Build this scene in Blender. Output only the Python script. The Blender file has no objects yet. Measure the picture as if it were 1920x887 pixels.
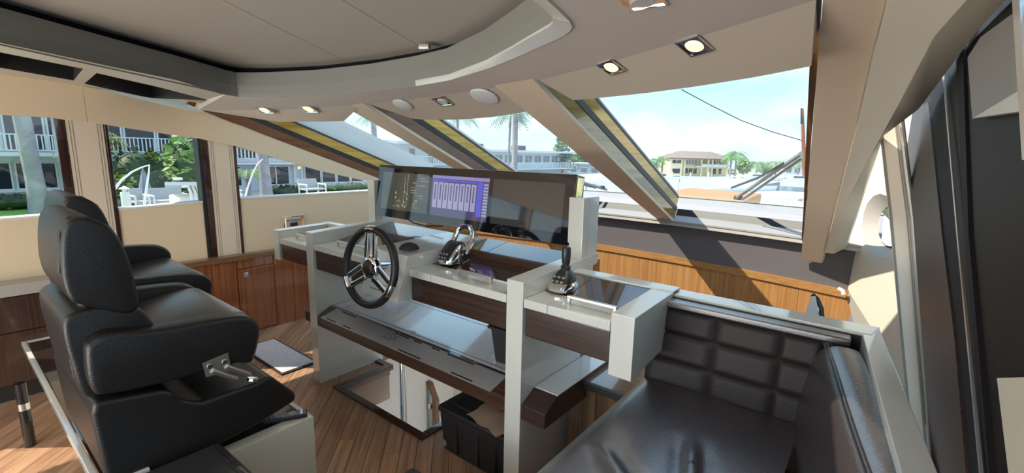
import bpy, bmesh, math, random
from mathutils import Vector, Matrix, Euler
random.seed(7)
S = bpy.context.scene
COL = S.collection
R = math.radians
PI = math.pi

# ------------------------------------------------------------------ camera
F, PITCH, YAW, ROLL, H = 872.0, R(10.08), R(38.39), R(1.21), 1.5
FW = Vector((-math.sin(YAW)*math.cos(PITCH), math.cos(YAW)*math.cos(PITCH), -math.sin(PITCH)))
_r0 = Vector((math.cos(YAW), math.sin(YAW), 0))
_u0 = _r0.cross(FW)
RT = _r0*math.cos(ROLL)+_u0*math.sin(ROLL)
UP = _u0*math.cos(ROLL)-_r0*math.sin(ROLL)
EYE = Vector((0, 0, H))
cd = bpy.data.cameras.new('camera')
cam = bpy.data.objects.new('camera', cd)
COL.objects.link(cam)
cd.sensor_fit = 'HORIZONTAL'
cd.sensor_width = 36
cd.lens = F/1920*36
cd.clip_start = 0.02
cd.clip_end = 1500
cam.matrix_world = Matrix(((RT.x, UP.x, -FW.x, 0), (RT.y, UP.y, -FW.y, 0), (RT.z, UP.z, -FW.z, H), (0, 0, 0, 1)))
S.camera = cam

# ------------------------------------------------------------------ world, sun, lights, exposure
S.view_settings.view_transform = 'Standard'
S.view_settings.look = 'None'
S.view_settings.gamma = 1
S.view_settings.use_curve_mapping = False
S.view_settings.exposure = 0.62

w = bpy.data.worlds.new('sky')
S.world = w
w.use_nodes = True
nt = w.node_tree
nt.nodes.clear()
def N(nt, t, **k):
    n = nt.nodes.new(t)
    for a, b in k.items():
        if a.startswith('i_'):
            n.inputs[a[2:].replace('_', ' ')].default_value = b
        else:
            setattr(n, a, b)
    return n
def LK(nt, a, b):
    nt.links.new(a, b)
tc = N(nt, 'ShaderNodeTexCoord')
sep = N(nt, 'ShaderNodeSeparateXYZ')
LK(nt, tc.outputs['Generated'], sep.inputs[0])
ramp = N(nt, 'ShaderNodeValToRGB')
LK(nt, sep.outputs['Z'], ramp.inputs[0])
cr = ramp.color_ramp
cr.elements[0].position = 0.0; cr.elements[0].color = (0.66, 0.88, 0.95, 1)
cr.elements[1].position = 0.9; cr.elements[1].color = (0.20, 0.46, 0.85, 1)
e = cr.elements.new(0.12); e.color = (0.47, 0.78, 0.98, 1)
e = cr.elements.new(0.35); e.color = (0.42, 0.73, 0.98, 1)
mp = N(nt, 'ShaderNodeMapping')
mp.inputs['Scale'].default_value = (2.2, 2.2, 6.0)
LK(nt, tc.outputs['Generated'], mp.inputs[0])
nz = N(nt, 'ShaderNodeTexNoise')
nz.inputs['Scale'].default_value = 1.6; nz.inputs['Detail'].default_value = 6
LK(nt, mp.outputs[0], nz.inputs['Vector'])
cl = N(nt, 'ShaderNodeValToRGB')
cl.color_ramp.elements[0].position = 0.46; cl.color_ramp.elements[0].color = (0, 0, 0, 1)
cl.color_ramp.elements[1].position = 0.68; cl.color_ramp.elements[1].color = (0.85, 0.85, 0.85, 1)
LK(nt, nz.outputs['Fac'], cl.inputs[0])
mx = N(nt, 'ShaderNodeMixRGB')
LK(nt, cl.outputs[0], mx.inputs[0]); LK(nt, ramp.outputs[0], mx.inputs[1])
mx.inputs[2].default_value = (0.95, 0.97, 1.0, 1)
bg = N(nt, 'ShaderNodeBackground')
bg.inputs['Strength'].default_value = 1.08
LK(nt, mx.outputs[0], bg.inputs[0])
wo = N(nt, 'ShaderNodeOutputWorld')
LK(nt, bg.outputs[0], wo.inputs[0])

SUN_DIR = Vector((1.05, 1.0, -1.5)).normalized()       # the way the sunlight travels
sd = bpy.data.lights.new('sun', 'SUN')
sd.energy = 4.6
sd.angle = R(0.6)
sd.color = (1.0, 0.90, 0.74)
so = bpy.data.objects.new('sun', sd)
COL.objects.link(so)
so.rotation_euler = SUN_DIR.to_track_quat('-Z', 'Y').to_euler()
so.location = (-20, -20, 34)

def area(name, loc, target, sx, sy, energy, color):
    l = bpy.data.lights.new(name, 'AREA')
    l.shape = 'RECTANGLE'; l.size = sx; l.size_y = sy
    l.energy = energy; l.color = color
    o = bpy.data.objects.new(name, l)
    COL.objects.link(o)
    o.location = loc
    o.rotation_euler = (Vector(target)-Vector(loc)).to_track_quat('-Z', 'Y').to_euler()
    return o
# unseen fill lights added aft of the camera to brighten the cabin
area('saloon_doors_daylight', (-1.7, -3.6, 0.95), (-1.9, 2, 1.25), 3.6, 1.7, 28, (0.90, 0.95, 1.0))
area('sunlit_aft_deck_bounce', (-1.8, -2.7, 0.12), (-1.8, 0.6, 2.0), 3.2, 1.0, 70, (1.0, 0.93, 0.82))
area('saloon_ceiling_lamps', (-1.8, -2.2, 1.86), (-1.9, -1.6, 0), 2.4, 1.2, 22, (1.0, 0.9, 0.76))

# ------------------------------------------------------------------ helpers
def ray(px, py):
    return FW+RT*((px-960)/F)+UP*((443.5-py)/F)
def gz(px, py, z):
    d = ray(px, py); return EYE+d*((z-H)/d.z)
def gx(px, py, x):
    d = ray(px, py); return EYE+d*(x/d.x)
def gy(px, py, y):
    d = ray(px, py); return EYE+d*(y/d.y)
def gd(px, py, t):
    return EYE+ray(px, py)*t
def gp(px, py, p, n):
    d = ray(px, py); p = Vector(p); n = Vector(n)
    return EYE+d*((p-EYE).dot(n)/d.dot(n))

class MB:
    def __init__(s):
        s.bm = bmesh.new()
    def faces(s, pts, fs):
        v = [s.bm.verts.new(p) for p in pts]
        for f in fs:
            s.bm.faces.new([v[i] for i in f])
        return s
    def hexa(s, p):
        return s.faces(p, [(3, 2, 1, 0), (4, 5, 6, 7), (0, 1, 5, 4), (1, 2, 6, 5), (2, 3, 7, 6), (3, 0, 4, 7)])
    def box(s, x0, x1, y0, y1, z0, z1):
        return s.hexa([(x0, y0, z0), (x1, y0, z0), (x1, y1, z0), (x0, y1, z0), (x0, y0, z1), (x1, y0, z1), (x1, y1, z1), (x0, y1, z1)])
    def obox(s, c, size, rot=None):
        c = Vector(c); M = rot if isinstance(rot, Matrix) else (Euler(rot).to_matrix() if rot else Matrix.Identity(3))
        a, b, d = [q/2 for q in size]
        return s.hexa([c+M@Vector(q) for q in [(-a, -b, -d), (a, -b, -d), (a, b, -d), (-a, b, -d), (-a, -b, d), (a, -b, d), (a, b, d), (-a, b, d)]])
    def prism(s, poly, axis, a, b):
        f = {'x': lambda p, t: (t, p[0], p[1]), 'y': lambda p, t: (p[0], t, p[1]), 'z': lambda p, t: (p[0], p[1], t)}[axis]
        n = len(poly)
        pts = [f(p, a) for p in poly]+[f(p, b) for p in poly]
        return s.faces(pts, [tuple(range(n))[::-1], tuple(range(n, 2*n))]+[(i, (i+1) % n, n+(i+1) % n, n+i) for i in range(n)])
    def rprism(s, poly, a, b, r, k=3, sub=4):
        # closed spline through poly (y, z), extruded along x with rounded rims
        n = len(poly); P = []
        for i in range(n):
            p0, p1, p2, p3 = poly[i-1], poly[i], poly[(i+1) % n], poly[(i+2) % n]
            for j in range(sub):
                t = j/sub
                P.append(tuple(0.5*((2*p1[c])+(-p0[c]+p2[c])*t+(2*p0[c]-5*p1[c]+4*p2[c]-p3[c])*t*t+(-p0[c]+3*p1[c]-3*p2[c]+p3[c])*t**3) for c in (0, 1)))
        m = len(P)
        ar = sum(P[i-1][0]*P[i][1]-P[i][0]*P[i-1][1] for i in range(m))
        sg = 1 if ar > 0 else -1
        nr = []
        for i in range(m):
            dx, dy = P[(i+1) % m][0]-P[i-1][0], P[(i+1) % m][1]-P[i-1][1]
            L = math.hypot(dx, dy) or 1; nr.append((-dy/L*sg, dx/L*sg))
        rings = []
        for q in range(2*k+2):
            th = (q if q <= k else 2*k+1-q)/k*PI/2
            ins = r*(1-math.sin(th)); off = r*(1-math.cos(th))
            x = a+off if q <= k else b-off
            rings.append([s.bm.verts.new((x, P[i][0]+nr[i][0]*ins, P[i][1]+nr[i][1]*ins)) for i in range(m)])
        for u in range(len(rings)-1):
            for i in range(m):
                s.bm.faces.new((rings[u][i], rings[u][(i+1) % m], rings[u+1][(i+1) % m], rings[u+1][i]))
        s.bm.faces.new(rings[0][::-1]); s.bm.faces.new(rings[-1])
        return s
    def slab(s, poly, off):
        off = Vector(off); n = len(poly)
        pts = [Vector(p) for p in poly]+[Vector(p)+off for p in poly]
        return s.faces(pts, [tuple(range(n))[::-1], tuple(range(n, 2*n))]+[(i, (i+1) % n, n+(i+1) % n, n+i) for i in range(n)])
    def strip(s, A, B, off=None):
        n = len(A)
        if off is None:
            return s.faces([Vector(p) for p in A]+[Vector(p) for p in B], [(i, i+1, n+i+1, n+i) for i in range(n-1)])
        off = Vector(off)
        P = [Vector(p) for p in A]+[Vector(p) for p in B]
        P += [p+off for p in P]
        m = 2*n
        fs = [(i, i+1, n+i+1, n+i) for i in range(n-1)]+[(m+i+1, m+i, m+n+i, m+n+i+1) for i in range(n-1)]
        fs += [(i+1, i, m+i, m+i+1) for i in range(n-1)]+[(n+i, n+i+1, m+n+i+1, m+n+i) for i in range(n-1)]
        fs += [(0, n, m+n, m), (n-1, m+n-1, m+2*n-1, 2*n-1)]
        return s.faces(P, fs)
    def tube(s, pts, r, n=10, closed=False, caps=True):
        pts = [Vector(p) for p in pts]; m = len(pts)
        rs = r if isinstance(r, (list, tuple)) else [r]*m
        rings = []; prev = None
        for i, p in enumerate(pts):
            if closed: d = pts[(i+1) % m]-pts[i-1]
            else: d = pts[min(i+1, m-1)]-pts[max(i-1, 0)]
            d.normalize()
            if prev is None:
                u = d.orthogonal().normalized()
            else:
                u = prev-d*prev.dot(d)
                if u.length < 1e-6: u = d.orthogonal()
                u.normalize()
            prev = u; v = d.cross(u)
            rings.append([s.bm.verts.new(p+(u*math.cos(2*PI*k/n)+v*math.sin(2*PI*k/n))*rs[i]) for k in range(n)])
        for i in range(m if closed else m-1):
            a, b = rings[i], rings[(i+1) % m]
            for k in range(n):
                s.bm.faces.new((a[k], a[(k+1) % n], b[(k+1) % n], b[k]))
        if caps and not closed:
            s.bm.faces.new(rings[0][::-1]); s.bm.faces.new(rings[-1])
        return s
    def lathe(s, prof, c, axis=(0, 0, 1), n=20, closed=False):
        c = Vector(c); M = Vector(axis).to_track_quat('Z', 'Y').to_matrix(); rings = []
        for (r, h) in prof:
            if r < 1e-5: rings.append([s.bm.verts.new(c+M@Vector((0, 0, h)))])
            else: rings.append([s.bm.verts.new(c+M@Vector((r*math.cos(2*PI*k/n), r*math.sin(2*PI*k/n), h))) for k in range(n)])
        m = len(rings)
        for i in range(m if closed else m-1):
            a, b = rings[i], rings[(i+1) % m]
            for k in range(n):
                if len(a) == 1 and len(b) > 1: s.bm.faces.new((a[0], b[k], b[(k+1) % n]))
                elif len(b) == 1 and len(a) > 1: s.bm.faces.new((a[k], a[(k+1) % n], b[0]))
                elif len(a) > 1: s.bm.faces.new((a[k], a[(k+1) % n], b[(k+1) % n], b[k]))
        return s
    def ell(s, c, r, rot=None, u=14, v=8):
        M = Matrix.Translation(Vector(c))
        if rot: M = M @ Euler(rot).to_matrix().to_4x4()
        M = M @ Matrix.Diagonal((r[0], r[1], r[2], 1))
        bmesh.ops.create_uvsphere(s.bm, u_segments=u, v_segments=v, radius=1, matrix=M)
        return s
    def grid(s, fn, nu, nv):
        P = [[s.bm.verts.new(fn(i/nu, j/nv)) for j in range(nv+1)] for i in range(nu+1)]
        for i in range(nu):
            for j in range(nv):
                s.bm.faces.new((P[i][j], P[i+1][j], P[i+1][j+1], P[i][j+1]))
        return s
    def build(s, name, mat, parent=None, bevel=0, seg=2, sharp=35, recalc=True, subsurf=0):
        bm = s.bm
        if recalc: bmesh.ops.recalc_face_normals(bm, faces=bm.faces[:])
        if bevel:
            es = [e for e in bm.edges if len(e.link_faces) == 2 and e.calc_face_angle(0) > R(20)]
            if es: bmesh.ops.bevel(bm, geom=es, offset=bevel, segments=seg, affect='EDGES', profile=0.5, clamp_overlap=True)
        for f in bm.faces: f.smooth = True
        for e in bm.edges:
            if len(e.link_faces) == 2 and e.calc_face_angle(0) > R(sharp): e.smooth = False
        if parent is not None:
            o0 = parent['_w'] if '_w' in parent else (0, 0, 0)
            o0 = Vector(o0)
        else:
            lo = [min(v.co[i] for v in bm.verts) for i in range(3)]; hi = [max(v.co[i] for v in bm.verts) for i in range(3)]
            o0 = Vector(((lo[0]+hi[0])/2, (lo[1]+hi[1])/2, lo[2]))
        bmesh.ops.translate(bm, verts=bm.verts[:], vec=-o0)
        me = bpy.data.meshes.new(name)
        bm.to_mesh(me); bm.free()
        me.materials.append(mat)
        o = bpy.data.objects.new(name, me)
        COL.objects.link(o)
        if parent is not None:
            o.parent = parent
            o['_w'] = tuple(o0)
        else:
            o.location = o0; o['_w'] = tuple(o0)
        if bevel and seg >= 2:
            md = o.modifiers.new('weighted_normal', 'WEIGHTED_NORMAL'); md.keep_sharp = True
        if subsurf:
            md = o.modifiers.new('subsurf', 'SUBSURF'); md.levels = subsurf; md.render_levels = subsurf
        return o

def thing(name, label, cat, loc=(0, 0, 0), group=None):
    o = bpy.data.objects.new(name, None)
    o.empty_display_size = 0.1
    COL.objects.link(o)
    o.location = loc; o['_w'] = tuple(loc); o['label'] = label; o['category'] = cat
    if group: o['group'] = group
    return o
def tag(o, label, cat, group=None, kind=None):
    o['label'] = label; o['category'] = cat
    if group: o['group'] = group
    if kind: o['kind'] = kind
    return o
def struct(o):
    o['kind'] = 'structure'; return o
def sroot(name, loc=(0, 0, 0)):
    o = bpy.data.objects.new(name, None); COL.objects.link(o); o.location = loc; o['_w'] = tuple(loc); o['kind'] = 'structure'; return o
def dup(root, off, label=None, rotz=0, scale=1):
    r = root.copy(); COL.objects.link(r); r.location = root.location+Vector(off); r.rotation_euler.z += rotz
    if scale != 1: r.scale = root.scale*scale
    if label: r['label'] = label
    for ch in list(root.children):
        c = ch.copy(); COL.objects.link(c); c.parent = r
        for g in list(ch.children):
            d = g.copy(); COL.objects.link(d); d.parent = c
    return r

# ------------------------------------------------------------------ materials
M = {}
def mat(name, col, rough=0.5, metal=0.0, coat=0.0, spec=0.5, bump=0.0, bscale=200, var=0.0, vscale=4, emit=None, estr=1.0, sheen=0):
    m = bpy.data.materials.new(name); m.use_nodes = True
    t = m.node_tree; b = t.nodes['Principled BSDF']
    b.inputs['Base Color'].default_value = (*col, 1); b.inputs['Roughness'].default_value = rough
    b.inputs['Metallic'].default_value = metal; b.inputs['Coat Weight'].default_value = coat
    b.inputs['Coat Roughness'].default_value = 0.04
    b.inputs['Specular IOR Level'].default_value = spec
    if sheen: b.inputs['Sheen Weight'].default_value = sheen
    if emit:
        b.inputs['Emission Color'].default_value = (*emit, 1); b.inputs['Emission Strength'].default_value = estr
    if bump or var:
        c = N(t, 'ShaderNodeTexCoord')
    if bump:
        n = N(t, 'ShaderNodeTexNoise'); n.inputs['Scale'].default_value = bscale; n.inputs['Detail'].default_value = 3
        LK(t, c.outputs['Object'], n.inputs['Vector'])
        bp = N(t, 'ShaderNodeBump'); bp.inputs['Strength'].default_value = bump; bp.inputs['Distance'].default_value = 0.01
        LK(t, n.outputs['Fac'], bp.inputs['Height']); LK(t, bp.outputs[0], b.inputs['Normal'])
    if var:
        n = N(t, 'ShaderNodeTexNoise'); n.inputs['Scale'].default_value = vscale; n.inputs['Detail'].default_value = 4
        LK(t, c.outputs['Object'], n.inputs['Vector'])
        r = N(t, 'ShaderNodeValToRGB')
        r.color_ramp.elements[0].position = 0.3; r.color_ramp.elements[1].position = 0.7
        r.color_ramp.elements[0].color = (*[q*(1-var) for q in col], 1); r.color_ramp.elements[1].color = (*[min(1, q*(1+var)) for q in col], 1)
        LK(t, n.outputs['Fac'], r.inputs[0]); LK(t, r.outputs[0], b.inputs['Base Color'])
    M[name] = m
    return m
def wood(name, c1, c2, axis='z', fine=60, along=1.5, rough=0.35, coat=0.0, rot=0.0, rnd=0.0):
    m = bpy.data.materials.new(name); m.use_nodes = True
    t = m.node_tree; b = t.nodes['Principled BSDF']
    c = N(t, 'ShaderNodeTexCoord'); mp = N(t, 'ShaderNodeMapping')
    sc = {'x': (along, fine, fine), 'y': (fine, along, fine), 'z': (fine, fine, along)}[axis]
    mp.inputs['Scale'].default_value = sc
    vec = c.outputs['Object']
    if rot:
        vr = N(t, 'ShaderNodeMapping'); vr.inputs['Rotation'].default_value = (0, 0, rot)
        LK(t, vec, vr.inputs[0]); vec = vr.outputs[0]
    if rnd:
        oi = N(t, 'ShaderNodeObjectInfo'); ad = N(t, 'ShaderNodeVectorMath', operation='ADD')
        cx = N(t, 'ShaderNodeCombineXYZ')
        ml = N(t, 'ShaderNodeMath', operation='MULTIPLY'); ml.inputs[1].default_value = 37.0
        LK(t, oi.outputs['Random'], ml.inputs[0])
        LK(t, ml.outputs[0], cx.inputs[0]); LK(t, ml.outputs[0], cx.inputs[1])
        LK(t, vec, ad.inputs[0]); LK(t, cx.outputs[0], ad.inputs[1]); vec = ad.outputs[0]
    LK(t, vec, mp.inputs[0])
    n = N(t, 'ShaderNodeTexNoise'); n.inputs['Scale'].default_value = 1.0; n.inputs['Detail'].default_value = 5; n.inputs['Roughness'].default_value = 0.6
    LK(t, mp.outputs[0], n.inputs['Vector'])
    r = N(t, 'ShaderNodeValToRGB')
    r.color_ramp.elements[0].position = 0.32; r.color_ramp.elements[1].position = 0.68
    r.color_ramp.elements[0].color = (*c1, 1); r.color_ramp.elements[1].color = (*c2, 1)
    LK(t, n.outputs['Fac'], r.inputs[0])
    out = r.outputs[0]
    if rnd:
        hv = N(t, 'ShaderNodeHueSaturation')
        mm = N(t, 'ShaderNodeMapRange'); mm.inputs['To Min'].default_value = 1-rnd; mm.inputs['To Max'].default_value = 1+rnd
        LK(t, oi.outputs['Random'], mm.inputs['Value']); LK(t, mm.outputs[0], hv.inputs['Value'])
        LK(t, out, hv.inputs['Color']); out = hv.outputs[0]
    LK(t, out, b.inputs['Base Color'])
    b.inputs['Roughness'].default_value = rough; b.inputs['Coat Weight'].default_value = coat; b.inputs['Coat Roughness'].default_value = 0.03
    M[name] = m
    return m
def glass(name, tint, refl=1.0, haze=0.0, hazecol=(1, 1, 1)):
    m = bpy.data.materials.new(name); m.use_nodes = True
    t = m.node_tree; t.nodes.clear()
    tr = N(t, 'ShaderNodeBsdfTransparent'); tr.inputs[0].default_value = (*tint, 1)
    gl = N(t, 'ShaderNodeBsdfGlossy'); gl.inputs['Roughness'].default_value = 0.0
    lw = N(t, 'ShaderNodeLayerWeight'); lw.inputs['Blend'].default_value = 0.5
    pw_ = N(t, 'ShaderNodeMath', operation='POWER'); pw_.inputs[1].default_value = 5.0
    LK(t, lw.outputs['Facing'], pw_.inputs[0])
    ml = N(t, 'ShaderNodeMath', operation='MULTIPLY_ADD'); ml.inputs[1].default_value = 0.6*refl; ml.inputs[2].default_value = 0.035*refl
    LK(t, pw_.outputs[0], ml.inputs[0])
    mx = N(t, 'ShaderNodeMixShader')
    LK(t, ml.outputs[0], mx.inputs[0])
    base = tr.outputs[0]
    if haze:
        tl = N(t, 'ShaderNodeBsdfTranslucent'); tl.inputs[0].default_value = (*hazecol, 1)
        m2 = N(t, 'ShaderNodeMixShader'); m2.inputs[0].default_value = haze
        LK(t, tr.outputs[0], m2.inputs[1]); LK(t, tl.outputs[0], m2.inputs[2]); base = m2.outputs[0]
    LK(t, base, mx.inputs[1]); LK(t, gl.outputs[0], mx.inputs[2])
    o = N(t, 'ShaderNodeOutputMaterial'); LK(t, mx.outputs[0], o.inputs[0])
    M[name] = m
    return m

mat('cream_vinyl', (0.80, 0.63, 0.42), 0.55, bump=0.06, bscale=400)
mat('pad_grey', (0.30, 0.28, 0.25), 0.6)
mat('cream_leather', (0.80, 0.74, 0.62), 0.42, bump=0.25, bscale=260)
mat('cream_beam', (0.80, 0.65, 0.49), 0.45, bump=0.04, bscale=300)
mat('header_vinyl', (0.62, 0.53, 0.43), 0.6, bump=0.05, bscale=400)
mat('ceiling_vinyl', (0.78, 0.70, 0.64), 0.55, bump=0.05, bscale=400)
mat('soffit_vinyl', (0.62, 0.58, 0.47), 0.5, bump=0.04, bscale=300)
mat('coaming_grey', (0.27, 0.265, 0.235), 0.6, bump=0.05, bscale=400)
mat('blind_fabric', (0.56, 0.51, 0.44), 0.8, bump=0.12, bscale=700)
mat('locker_grey', (0.05, 0.045, 0.04), 0.4)
mat('slot_black', (0.012, 0.011, 0.014), 0.7, spec=0.2)
mat('white_lacquer', (0.66, 0.66, 0.60), 0.18, coat=0.5)
mat('white_gloss', (0.74, 0.74, 0.70), 0.12, coat=0.8)
mat('ivory_panel', (0.66, 0.62, 0.50), 0.35)
mat('grey_liner', (0.42, 0.38, 0.34), 0.5)
mat('felt_grey', (0.135, 0.118, 0.125), 0.9, bump=0.15, bscale=800)
mat('ledge_grey', (0.40, 0.365, 0.35), 0.7, bump=0.1, bscale=600)
mat('black_rubber', (0.018, 0.016, 0.016), 0.45)
mat('black_gloss', (0.008, 0.008, 0.010), 0.04, coat=0.3, spec=0.6)
mat('black_leather', (0.014, 0.012, 0.011), 0.38, spec=0.45, bump=0.16, bscale=240)
mat('black_piping', (0.012, 0.012, 0.012), 0.4)
mat('brown_leather', (0.040, 0.034, 0.042), 0.30, spec=0.7, coat=0.35, bump=0.20, bscale=150)
mat('brown_leather_back', (0.024, 0.018, 0.018), 0.5, spec=0.3, bump=0.15, bscale=170)
mat('black_leather_seat', (0.026, 0.025, 0.026), 0.36, spec=0.6, bump=0.16, bscale=240)
mat('brown_leather_soft', (0.038, 0.030, 0.032), 0.32, spec=0.5, bump=0.3, bscale=130)
mat('chrome', (0.85, 0.85, 0.86), 0.06, metal=1)
mat('steel', (0.62, 0.60, 0.56), 0.33, metal=0.9)
mat('black_plastic', (0.02, 0.02, 0.022), 0.35)
mat('black_plastic_matte', (0.016, 0.017, 0.020), 0.6)
mat('grey_plastic', (0.22, 0.22, 0.22), 0.4)
mat('rug_grey', (0.76, 0.75, 0.77), 0.95, bump=0.5, bscale=500, var=0.12, vscale=60)
mat('rug_border', (0.03, 0.02, 0.018), 0.8)
mat('carpet_olive', (0.25, 0.24, 0.19), 0.95, bump=0.3, bscale=400)
mat('white_paint', (0.78, 0.78, 0.76), 0.5)
mat('plastic_bag', (0.45, 0.33, 0.25), 0.2, coat=0.3)
mat('lamp_glow', (1, 0.9, 0.7), 0.5, emit=(1.0, 0.78, 0.42), estr=0.75)
mat('lamp_off', (0.7, 0.7, 0.68), 0.3)
mat('stitch', (0.30, 0.27, 0.22), 0.8)
mat('letter_grey', (0.16, 0.16, 0.17), 0.4)
for n_, c_ in (('brown_leather', 1.0), ('black_leather_seat', 0.7), ('brown_leather_soft', 0.6)):
    b_ = M[n_].node_tree.nodes['Principled BSDF']; b_.inputs['Coat Weight'].default_value = c_; b_.inputs['Coat Roughness'].default_value = 0.33; b_.inputs['Coat IOR'].default_value = 1.9
wood('wenge', (0.030, 0.016, 0.012), (0.062, 0.034, 0.025), 'x', 90, 2.0, 0.3, 0.35)
wood('wenge_gloss', (0.045, 0.020, 0.014), (0.085, 0.042, 0.030), 'x', 60, 1.5, 0.12, 1.0)
wood('wenge_panel', (0.020, 0.012, 0.010), (0.055, 0.032, 0.025), 'z', 90, 1.2, 0.5, 0.0)
wood('wenge_door', (0.006, 0.0045, 0.0045), (0.018, 0.011, 0.009), 'z', 110, 1.2, 0.6, 0.0)
M['wenge_door'].node_tree.nodes['Principled BSDF'].inputs['Specular IOR Level'].default_value = 0.2
wood('red_wood', (0.17, 0.045, 0.014), (0.34, 0.115, 0.038), 'z', 70, 1.5, 0.15, 1.0)
wood('dark_cabinet_wood', (0.040, 0.020, 0.014), (0.075, 0.040, 0.028), 'z', 80, 1.5, 0.2, 0.6)  # the port cabinet's shade is put into this colour; other bases use it
wood('front_wood', (0.34, 0.15, 0.048), (0.52, 0.26, 0.095), 'z', 80, 1.2, 0.4, 0.1)
wood('rail_wood', (0.34, 0.155, 0.05), (0.50, 0.25, 0.09), 'x', 80, 1.2, 0.35, 0.2)
wood('sill_wood', (0.15, 0.075, 0.032), (0.25, 0.14, 0.062), 'y', 80, 1.2, 0.3, 0.3)
wood('trim_wood', (0.12, 0.045, 0.02), (0.22, 0.09, 0.04), 'y', 80, 1.2, 0.25, 0.25)
wood('beam_gold_wood', (0.20, 0.13, 0.03), (0.42, 0.30, 0.08), 'y', 30, 1.0, 0.15, 0.6)  # varnished wood with its green-gold reflection put into the colour
wood('frame_gloss_wood', (0.36, 0.21, 0.035), (0.62, 0.40, 0.09), 'y', 50, 1.0, 0.12, 0.2)  # amber varnished wood, gold reflection of the trees put into its colour
M['frame_gloss_wood'].node_tree.nodes['Principled BSDF'].inputs['Metallic'].default_value = 0.45
wood('dark_trim_wood', (0.030, 0.012, 0.009), (0.060, 0.026, 0.018), 'z', 80, 1.2, 0.12, 1.0)
wood('teak_floor', (0.30, 0.155, 0.083), (0.54, 0.335, 0.205), 'y', 55, 2.2, 0.38, 0.15, rot=R(-45), rnd=0.22)
mat('shelf_top_mat', (0.74, 0.74, 0.76), 0.16, coat=0.8)
mat('brushed_plate', (0.62, 0.62, 0.62), 0.32, metal=0.7)
mat('amber_metal', (0.75, 0.72, 0.38), 0.10, metal=1)  # chrome plate, yellow-green of the reflected trees put into its colour
mat('plinth_top', (0.03, 0.02, 0.018), 0.06, coat=1.0)
mat('shelf_lamp', (0.8, 0.9, 1), 0.5, emit=(0.75, 0.88, 1.0), estr=2.5)  # glow for an added shelf light, used on no object
mat('screen_chart', (0.012, 0.012, 0.010), 0.03, coat=0.3, spec=0.6, emit=(0.06, 0.06, 0.045), estr=0.6)
mat('screen_violet', (0.012, 0.010, 0.02), 0.03, coat=0.3, spec=0.6, emit=(0.07, 0.06, 0.14), estr=0.6)
mat('screen_grey', (0.012, 0.012, 0.012), 0.03, coat=0.3, spec=0.6, emit=(0.04, 0.04, 0.04), estr=0.5)
mat('scr_violet_hi', (0.02, 0.02, 0.05), 0.1, emit=(0.18, 0.16, 0.35), estr=0.9)
mat('scr_blue', (0.02, 0.02, 0.1), 0.1, emit=(0.07, 0.07, 0.40), estr=0.9)
mat('scr_lilac', (0.05, 0.05, 0.08), 0.1, emit=(0.26, 0.24, 0.38), estr=0.8)
mat('scr_dark', (0.01, 0.01, 0.02), 0.1, emit=(0.04, 0.04, 0.09), estr=0.8)
mat('scr_line', (0.05, 0.05, 0.05), 0.1, emit=(0.30, 0.32, 0.30), estr=0.8)
mat('scr_chart_mark', (0.05, 0.05, 0.03), 0.1, emit=(0.28, 0.26, 0.14), estr=0.8)
mat('sunpad_orange', (0.62, 0.30, 0.12), 0.6)
mat('wiper_grey', (0.30, 0.30, 0.31), 0.4)
mat('red_brown', (0.25, 0.07, 0.035), 0.5)
mat('water', (0.030, 0.075, 0.14), 0.22, spec=0.3, bump=0.6, bscale=0.5)
mat('dock_concrete', (0.50, 0.49, 0.46), 0.8)
mat('lawn', (0.20, 0.42, 0.06), 0.9, var=0.25, vscale=3)
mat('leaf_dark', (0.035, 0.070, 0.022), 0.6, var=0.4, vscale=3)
mat('leaf_mid', (0.10, 0.20, 0.045), 0.6, var=0.4, vscale=3)
mat('leaf_bright', (0.22, 0.36, 0.11), 0.5, var=0.35, vscale=3)
mat('leaf_lime', (0.38, 0.50, 0.08), 0.6, var=0.3, vscale=3)
mat('leaf_yellow', (0.50, 0.46, 0.14), 0.6, var=0.3, vscale=3)
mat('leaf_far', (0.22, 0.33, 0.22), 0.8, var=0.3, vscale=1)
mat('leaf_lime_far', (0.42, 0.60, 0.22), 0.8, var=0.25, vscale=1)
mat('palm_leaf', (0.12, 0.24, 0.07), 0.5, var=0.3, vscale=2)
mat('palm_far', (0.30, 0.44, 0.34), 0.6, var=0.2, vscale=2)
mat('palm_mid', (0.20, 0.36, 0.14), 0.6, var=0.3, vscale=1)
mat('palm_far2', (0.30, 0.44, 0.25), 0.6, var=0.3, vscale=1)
mat('palm_trunk', (0.31, 0.30, 0.32), 0.85, var=0.18, vscale=2.5, bump=0.4, bscale=6)
mat('trunk_brown', (0.16, 0.11, 0.08), 0.9)
mat('house_white', (0.60, 0.63, 0.66), 0.8)
mat('house_trim', (0.76, 0.79, 0.82), 0.7)
mat('house_bright', (0.78, 0.80, 0.80), 0.8)
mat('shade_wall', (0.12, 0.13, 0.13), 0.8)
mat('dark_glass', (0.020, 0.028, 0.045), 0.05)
mat('mid_glass', (0.20, 0.26, 0.32), 0.1)
mat('parasol_grey', (0.20, 0.24, 0.30), 0.8)
mat('sling_grey', (0.45, 0.45, 0.43), 0.8)
mat('seawall', (0.70, 0.68, 0.62), 0.9)
mat('villa_yellow', (0.76, 0.63, 0.33), 0.8)
mat('villa_cream', (0.82, 0.74, 0.52), 0.8)
mat('roof_tile', (0.33, 0.25, 0.20), 0.9, var=0.2, vscale=2)
wood('stair_wood_gloss', (0.20, 0.11, 0.06), (0.32, 0.19, 0.11), 'x', 60, 1.5, 0.12, 0.9)
wood('stair_wood', (0.16, 0.085, 0.04), (0.28, 0.16, 0.08), 'y', 60, 1.5, 0.35, 0.1)
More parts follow.
